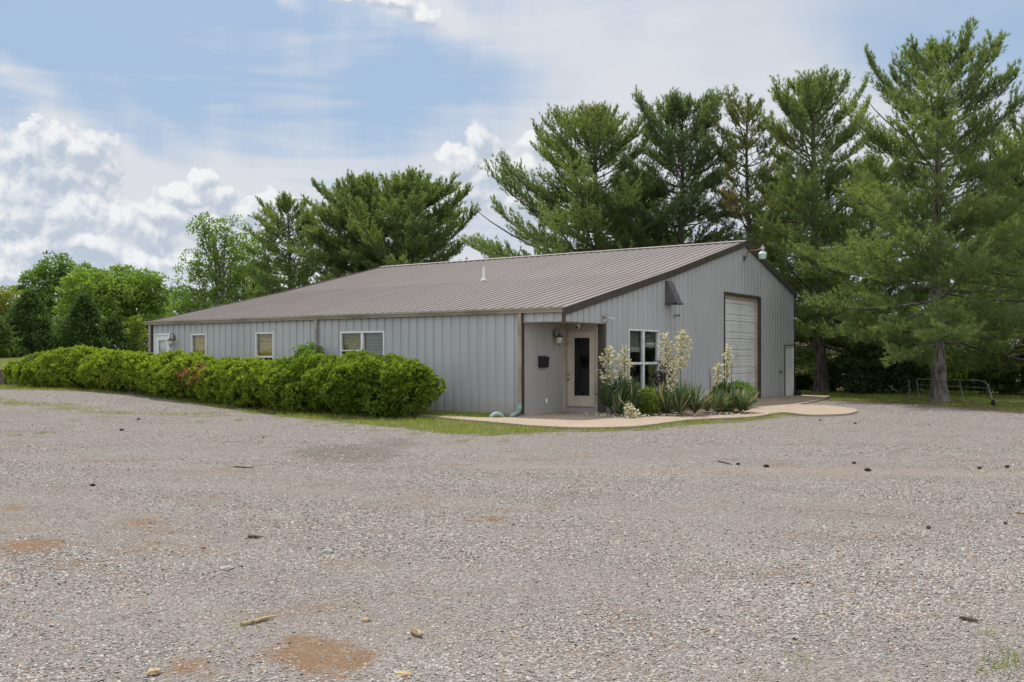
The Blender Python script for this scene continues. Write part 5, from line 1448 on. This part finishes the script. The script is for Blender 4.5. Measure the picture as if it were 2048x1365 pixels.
# ------------------------------------------------------------------ odds and ends lying on the gravel
def pine_cone(px, py, s, label, rot=0.0):
    s *= .55
    x, y = spot(px, py); mb = MB()
    n = 9; r0 = s*.30
    for i in range(n):
        f = i/(n-1); r = r0*math.sin(PI*(.12+.80*f))**.8
        for k in range(8):
            a = 2*PI*k/8+i*.4; c, sn = math.cos(a), math.sin(a)
            bx = (f-.5)*s
            p = [(bx, c*r*.3, sn*r*.3), (bx+.09*s, c*r*.95-sn*r*.28, sn*r*.95+c*r*.28), (bx+.05*s, c*r*1.2, sn*r*1.2), (bx+.09*s, c*r*.95+sn*r*.28, sn*r*.95-c*r*.28), (bx+.13*s, c*r*.5, sn*r*.5)]
            mb.add(p, [(0, 1, 2, 3), (1, 4, 3), (0, 4, 1), (0, 3, 4), (1, 2, 3)])
    mb.tube([(-.48*s, 0, 0), (.42*s, 0, 0)], r0*.45, 8)
    o = mb.build('pine_cone', M['cone']); o.location = (x, y, tz(x, y)+r0*.75); o.rotation_euler = (0, .05, rot)
    tag(o, label, 'pine cone', 'pine cones on the gravel'); return o
def stick(px0, py0, px1, py1, r, label, mat='stick', name='stick'):
    a = np.array(spot(px0, py0)); b = np.array(spot(px1, py1)); q = np.linspace(0, 1, 6)[:, None]
    P = a*(1-q)+b*q; nrmv = np.array([-(b-a)[1], (b-a)[0]]); P = P+nrmv*(.04*np.sin(q*5+px0))
    z = terrain(P[:, 0], P[:, 1])+r*.8+.006
    mb = MB(); c = P[0]
    mb.tube([(p[0]-c[0], p[1]-c[1], zz-z[0]) for p, zz in zip(P, z)], [r*.75, r, r*.95, r*1.05, r*.85, r*.5], 7)
    m = P[3]; mb.tube([(m[0]-c[0], m[1]-c[1], z[3]-z[0]), (m[0]-c[0]+(b-a)[0]*.12-nrmv[0]*.08, m[1]-c[1]+(b-a)[1]*.12-nrmv[1]*.08, z[3]-z[0]+r*.8)], [r*.5, r*.25], 5)
    o = mb.build(name, M[mat]); o.location = (c[0], c[1], z[0]); tag(o, label, 'stick'); return o
pine_cone(277, 840, .16, 'dark pine cone just in front of the weedy grass band', .4)
pine_cone(243, 862, .17, 'pine cone below the grass band, left part of lot', 1.1)
pine_cone(527, 877, .10, 'small pine cone left of the dark oily stain', 2.0)
pine_cone(185, 973, .11, 'reddish pine cone alone on left middle gravel', .8)
pine_cone(1735, 943, .16, 'largest pine cone on the pale wheel track', -.5)
pine_cone(1708, 928, .11, 'pine cone just above the largest one on wheel track', .3)
pine_cone(1532, 935, .15, 'pine cone at the left start of the pale wheel track', -.4)
pine_cone(1476, 930, .11, 'small pine cone next to a thin twig left of the wheel track', .1)
pine_cone(1959, 938, .11, 'pine cone on the right part of wheel track', -.6)
pine_cone(2014, 936, .13, 'pine cone near the right edge of the wheel track', .2)
pine_cone(1857, 1058, .10, 'brown pine cone alone on the open gravel at right', .9)
pine_cone(2011, 1049, .075, 'small pine cone near the right edge of open gravel', 1.6)
pine_cone(1640, 842, .13, 'pine cone in front of the concrete pad', .2)
pine_cone(1710, 848, .14, 'pine cone right of the concrete pad on gravel', -.3)
stick(481, 1253, 553, 1238, .012, 'thick pale peeled stick above the red clay patch')
stick(826, 1266, 842, 1278, .019, 'short pale broken stick stub right of red clay patch')
stick(466, 936, 508, 937, .010, 'thin brown twig in the left middle of lot', 'twig', 'twig')
stick(496, 1077, 522, 1078, .013, 'short dark twig above the red brick bit', 'twig', 'twig')
stick(1920, 1240, 1955, 1247, .011, 'dark curved twig at lower right gravel', 'twig', 'twig')
stick(1436, 923, 1462, 931, .010, 'thin dark twig left of the pale wheel track', 'twig', 'twig')
stick(2032, 1028, 2060, 1031, .010, 'pale straw coloured stick at the right edge', 'stick', 'stick')
stick(655, 1106, 668, 1099, .012, 'small pale splinter next to white rock', 'stick', 'stick')
pale_rock(408, 1098, .028, 'small red brick chip on the left gravel', 'brick')
pale_rock(452, 1139, .055, 'flat grey slab of stone on left gravel', 'greyrock', fl=.35)
pale_rock(656, 1106, .045, 'pale grey rock above the long row of coarse gravel', 'greyrock')
pale_rock(308, 1349, .042, 'yellow sandstone rock at the lower left', 'yellowrock')
pale_rock(731, 1243, .032, 'yellow rock right of the pale peeled stick', 'yellowrock')
pale_rock(248, 1211, .028, 'brown yellow stone alone on left gravel', 'yellowrock', fl=.4)
pale_rock(806, 1351, .04, 'rounded pale stone by the lower middle edge', 'yellowrock', fl=.45)

# ------------------------------------------------------------------ sky, sun, camera
SUN_EL, SUN_AZ = R(62.5), R(-15.6)          # azimuth from straight ahead (+Y), negative to the left
world = bpy.data.worlds.new('World'); bpy.context.scene.world = world; world.use_nodes = True
wt = world.node_tree; wt.nodes.clear(); h = NT(wt)
out = h.n('ShaderNodeOutputWorld'); bg = h.n('ShaderNodeBackground'); bg.inputs[1].default_value = .13
sky = h.n('ShaderNodeTexSky', sky_type='NISHITA'); sky.sun_disc = False; sky.sun_elevation = SUN_EL; sky.sun_rotation = SUN_AZ
sky.altitude = 200; sky.air_density = 1.0; sky.dust_density = .6; sky.ozone_density = 1.2
gen = h.coord('Generated'); sep = h.n('ShaderNodeSeparateXYZ'); h.l(gen, sep.inputs[0])
az = h.m('ARCTAN2', sep.outputs[0], sep.outputs[1]); el = h.m('ARCSINE', sep.outputs[2])
cmb = h.n('ShaderNodeCombineXYZ'); h.l(az, cmb.inputs[0]); h.l(el, cmb.inputs[1]); ang = cmb.outputs[0]
def pa(px, py):
    a = math.atan((px-1024)/FPX); return a, math.atan((HY-py)/FPX*math.cos(a))
BLOBS = [(105,285,62,52),(165,300,75,55),(205,330,45,55),(40,300,80,50),(110,345,110,55),(30,420,130,110),(130,430,90,80),(235,440,70,60),(60,510,150,70),(190,500,120,45),
         (400,352,34,30),(360,385,60,34),(440,390,55,36),(330,420,75,40),(300,465,75,40),(420,450,80,50),(545,400,48,28),(270,520,110,40),(380,520,80,40),(500,430,60,40),
         (955,275,36,42),(915,320,60,50),(985,330,70,55),(940,390,100,70),(1050,330,55,40),(1065,290,26,30),(880,430,80,50),(1060,400,80,60),
         (20,560,110,40),(770,2,100,26),(838,28,52,24),(690,-10,60,20)]
def cloud_field(vec):
    s = h.n('ShaderNodeSeparateXYZ'); h.l(vec, s.inputs[0]); res = None
    for px, py, rx, ry in BLOBS:
        a, e = pa(px, py)
        dx = h.m('MULTIPLY', h.m('SUBTRACT', s.outputs[0], a), FPX/rx); dy = h.m('MULTIPLY', h.m('SUBTRACT', s.outputs[1], e), FPX/ry)
        r = h.m('SUBTRACT', 1.0, h.m('SQRT', h.m('ADD', h.m('MULTIPLY', dx, dx), h.m('MULTIPLY', dy, dy))))
        res = r if res is None else h.m('SMOOTH_MAX', res, r, .25)
    return res
def billow(vec):
    v = h.n('ShaderNodeTexVoronoi', voronoi_dimensions='2D', feature='SMOOTH_F1'); h.l(vec, v.inputs['Vector'])
    v.inputs['Scale'].default_value = 52; v.inputs['Detail'].default_value = 3.0; v.inputs['Roughness'].default_value = .55; v.inputs['Smoothness'].default_value = .35
    n1 = h.noise(vec, 30, 10, .66)
    return h.m('ADD', h.m('MULTIPLY', h.m('SUBTRACT', .55, v.outputs['Distance']), .75), h.m('MULTIPLY', h.m('SUBTRACT', n1, .5), 1.25))
# warp the directions a little so outlines are not ellipses
wn = h.n('ShaderNodeTexNoise'); h.l(ang, wn.inputs['Vector']); wn.inputs['Scale'].default_value = 16; wn.inputs['Detail'].default_value = 5
wv = h.n('ShaderNodeVectorMath', operation='MULTIPLY_ADD'); h.l(wn.outputs['Color'], wv.inputs[0]); wv.inputs[1].default_value = (.034, .034, 0); wv.inputs[2].default_value = (-.017, -.017, 0)
wa = h.n('ShaderNodeVectorMath', operation='ADD'); h.l(ang, wa.inputs[0]); h.l(wv.outputs[0], wa.inputs[1]); ang_w = wa.outputs[0]
def shift(vec, dx, dy):
    a = h.n('ShaderNodeVectorMath', operation='ADD'); h.l(vec, a.inputs[0]); a.inputs[1].default_value = (dx, dy, 0); return a.outputs[0]
F0 = cloud_field(ang_w); B0 = billow(ang_w)
up = shift(ang_w, -.004, .009); F1 = cloud_field(up); B1 = billow(up)
D0 = h.m('ADD', F0, h.m('MULTIPLY', B0, .62)); D1 = h.m('ADD', F1, h.m('MULTIPLY', B1, .62))
dens = h.step(D0, -.02, .24)
lit = h.m('ADD', .38, h.m('MULTIPLY', h.m('SUBTRACT', D0, D1), 1.45), clamp=True)
soft = h.noise(ang, 13, 9, .62)
lit = h.m('ADD', lit, h.m('MULTIPLY', h.m('SUBTRACT', soft, .5), 1.5), clamp=True)
def lobe(px, py, rx, ry, rot=0.0, pw=1.0):
    # a broad soft patch of the sky, centred on one direction
    a, e = pa(px, py); s2 = h.n('ShaderNodeSeparateXYZ'); h.l(ang_l, s2.inputs[0])
    dx = h.m('SUBTRACT', s2.outputs[0], a); dy = h.m('SUBTRACT', s2.outputs[1], e)
    c_, s_ = math.cos(rot), math.sin(rot)
    u_ = h.m('MULTIPLY', h.m('ADD', h.m('MULTIPLY', dx, c_), h.m('MULTIPLY', dy, s_)), FPX/rx)
    v_ = h.m('MULTIPLY', h.m('ADD', h.m('MULTIPLY', dx, -s_), h.m('MULTIPLY', dy, c_)), FPX/ry)
    g = h.m('EXPONENT', h.m('MULTIPLY', h.m('ADD', h.m('MULTIPLY', u_, u_), h.m('MULTIPLY', v_, v_)), -1.0))
    return g
wl2 = h.n('ShaderNodeVectorMath', operation='MULTIPLY_ADD'); wn2 = h.n('ShaderNodeTexNoise'); h.l(ang, wn2.inputs['Vector']); wn2.inputs['Scale'].default_value = 5; wn2.inputs['Detail'].default_value = 5
h.l(wn2.outputs['Color'], wl2.inputs[0]); wl2.inputs[1].default_value = (.16, .12, 0); wl2.inputs[2].default_value = (-.08, -.06, 0)
wl3 = h.n('ShaderNodeVectorMath', operation='ADD'); h.l(ang, wl3.inputs[0]); h.l(wl2.outputs[0], wl3.inputs[1]); ang_l = wl3.outputs[0]
# high thin veil: broad masses, drawn out in streaks
V_ADD = [(1420, 170, 420, 260, 0, .75), (1250, 330, 500, 130, 0, .45), (620, 470, 560, 110, -.25, .65), (230, 330, 420, 46, -.50, .80), (420, 300, 300, 40, -.55, .30), (570, 190, 60, 170, .3, .26), (1000, 60, 200, 60, 0, .3), (820, 10, 120, 34, 0, .9), (545, 5, 40, 22, 0, .6), (330, 140, 330, 120, -.4, .08), (1900, 260, 260, 120, 0, .35), (640, 90, 30, 120, .1, .12)]
V_SUB = [(180, 90, 330, 120, -.2, .22), (850, 170, 170, 90, 0, .45), (60, 400, 90, 40, 0, .3), (30, 250, 120, 60, -.4, .3), (1850, 60, 260, 110, 0, .35), (330, 215, 90, 26, -.5, .25)]
veil = None
for q in V_ADD:
    g = h.m('MULTIPLY', lobe(*q[:5]), q[5]); veil = g if veil is None else h.m('ADD', veil, g)
for q in V_SUB: veil = h.m('SUBTRACT', veil, h.m('MULTIPLY', lobe(*q[:5]), q[5]))
st1 = h.noise(h.vmul(ang, (1.6, 12, 1), (0, 0, 0), (0, 0, R(28))), 1.6, 8, .62, .5)
st2 = h.noise(h.vmul(ang, (3.0, 5.5, 1), (3, 1, 0), (0, 0, R(8))), 1.4, 7, .6, .6)
fan = h.noise(h.vmul(ang, (14, 2.4, 1), (1, 4, 0), (0, 0, R(-12))), 1.6, 8, .65, .6)
right = h.step(az, -.12, .12)
stk = h.m('ADD', h.m('MULTIPLY', h.m('SUBTRACT', st1, .5), h.m('SUBTRACT', 2.1, h.m('MULTIPLY', right, 1.5))), h.m('ADD', h.m('MULTIPLY', h.m('SUBTRACT', st2, .5), .7), h.m('MULTIPLY', h.m('SUBTRACT', fan, .5), h.m('SUBTRACT', .55, h.m('MULTIPLY', right, .35)))))
elv = h.step(el, .02, .24, .35, 0.0)
veil = h.m('ADD', h.m('ADD', veil, .16), h.m('ADD', elv, h.m('MULTIPLY', stk, 1.0)))
veil = h.step(veil, .0, .95)
UNIT = 1/.13; SKYK = .755
def col(r, g, b): return (r*UNIT*SKYK, g*UNIT*SKYK, b*UNIT*SKYK)
blue = h.mix(.88, sky.outputs[0], col(.315, .425, .575))
c = h.mix(h.m('MULTIPLY', veil, .93), blue, col(.66, .672, .705))
grey = h.noise(h.vmul(ang, (2.6, 6, 1), (7, 2, 0), (0, 0, R(12))), 1.3, 5, .55)
c = h.mix(h.m('MULTIPLY', h.m('MULTIPLY', h.step(grey, .45, .75), right), .5), c, col(.47, .53, .63))
cl = h.mix(lit, col(.45, .51, .60), col(.82, .825, .825))
c = h.mix(h.m('MULTIPLY', dens, .88), c, cl)
# unseen bright clouds added behind the camera for fill; added glow round the sun
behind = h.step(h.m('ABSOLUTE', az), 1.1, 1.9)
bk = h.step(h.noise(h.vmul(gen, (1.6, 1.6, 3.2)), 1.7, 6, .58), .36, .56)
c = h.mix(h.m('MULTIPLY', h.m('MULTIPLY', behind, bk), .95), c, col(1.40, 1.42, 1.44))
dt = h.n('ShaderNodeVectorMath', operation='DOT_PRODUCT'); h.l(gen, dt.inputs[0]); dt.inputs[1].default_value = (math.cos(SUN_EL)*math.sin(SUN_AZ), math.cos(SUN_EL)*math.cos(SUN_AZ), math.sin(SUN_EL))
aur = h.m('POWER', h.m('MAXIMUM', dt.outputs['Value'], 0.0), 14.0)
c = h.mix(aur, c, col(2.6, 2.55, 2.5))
# below the horizon: plain ground tone
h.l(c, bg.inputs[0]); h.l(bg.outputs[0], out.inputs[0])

sun = bpy.data.lights.new('sun', 'SUN'); sun.energy = 2.7; sun.angle = R(.6); sun.color = (1, .945, .87)
so = bpy.data.objects.new('sun', sun); C.objects.link(so)
sd = Vector((math.cos(SUN_EL)*math.sin(SUN_AZ), math.cos(SUN_EL)*math.cos(SUN_AZ), math.sin(SUN_EL)))
so.rotation_euler = sd.to_track_quat('Z', 'Y').to_euler(); so.location = (0, 0, 40)

cam = bpy.data.cameras.new('camera'); co = bpy.data.objects.new('camera', cam); C.objects.link(co)
co.location = (0, 0, CAM_H); co.rotation_euler = (PI/2, 0, 0)
cam.sensor_width = 36; cam.lens = FPX/2048*36; cam.shift_y = (HY-682.5)/2048
cam.clip_start = .1; cam.clip_end = 3000
sc = bpy.context.scene; sc.camera = co
sc.view_settings.view_transform = 'Standard'; sc.view_settings.look = 'None'; sc.view_settings.exposure = .56; sc.view_settings.gamma = 1
sc.render.engine = 'CYCLES'
sc.cycles.max_bounces = 6; sc.cycles.diffuse_bounces = 3; sc.cycles.glossy_bounces = 3; sc.cycles.transparent_max_bounces = 8; sc.cycles.transmission_bounces = 4
sc.cycles.use_denoising = True
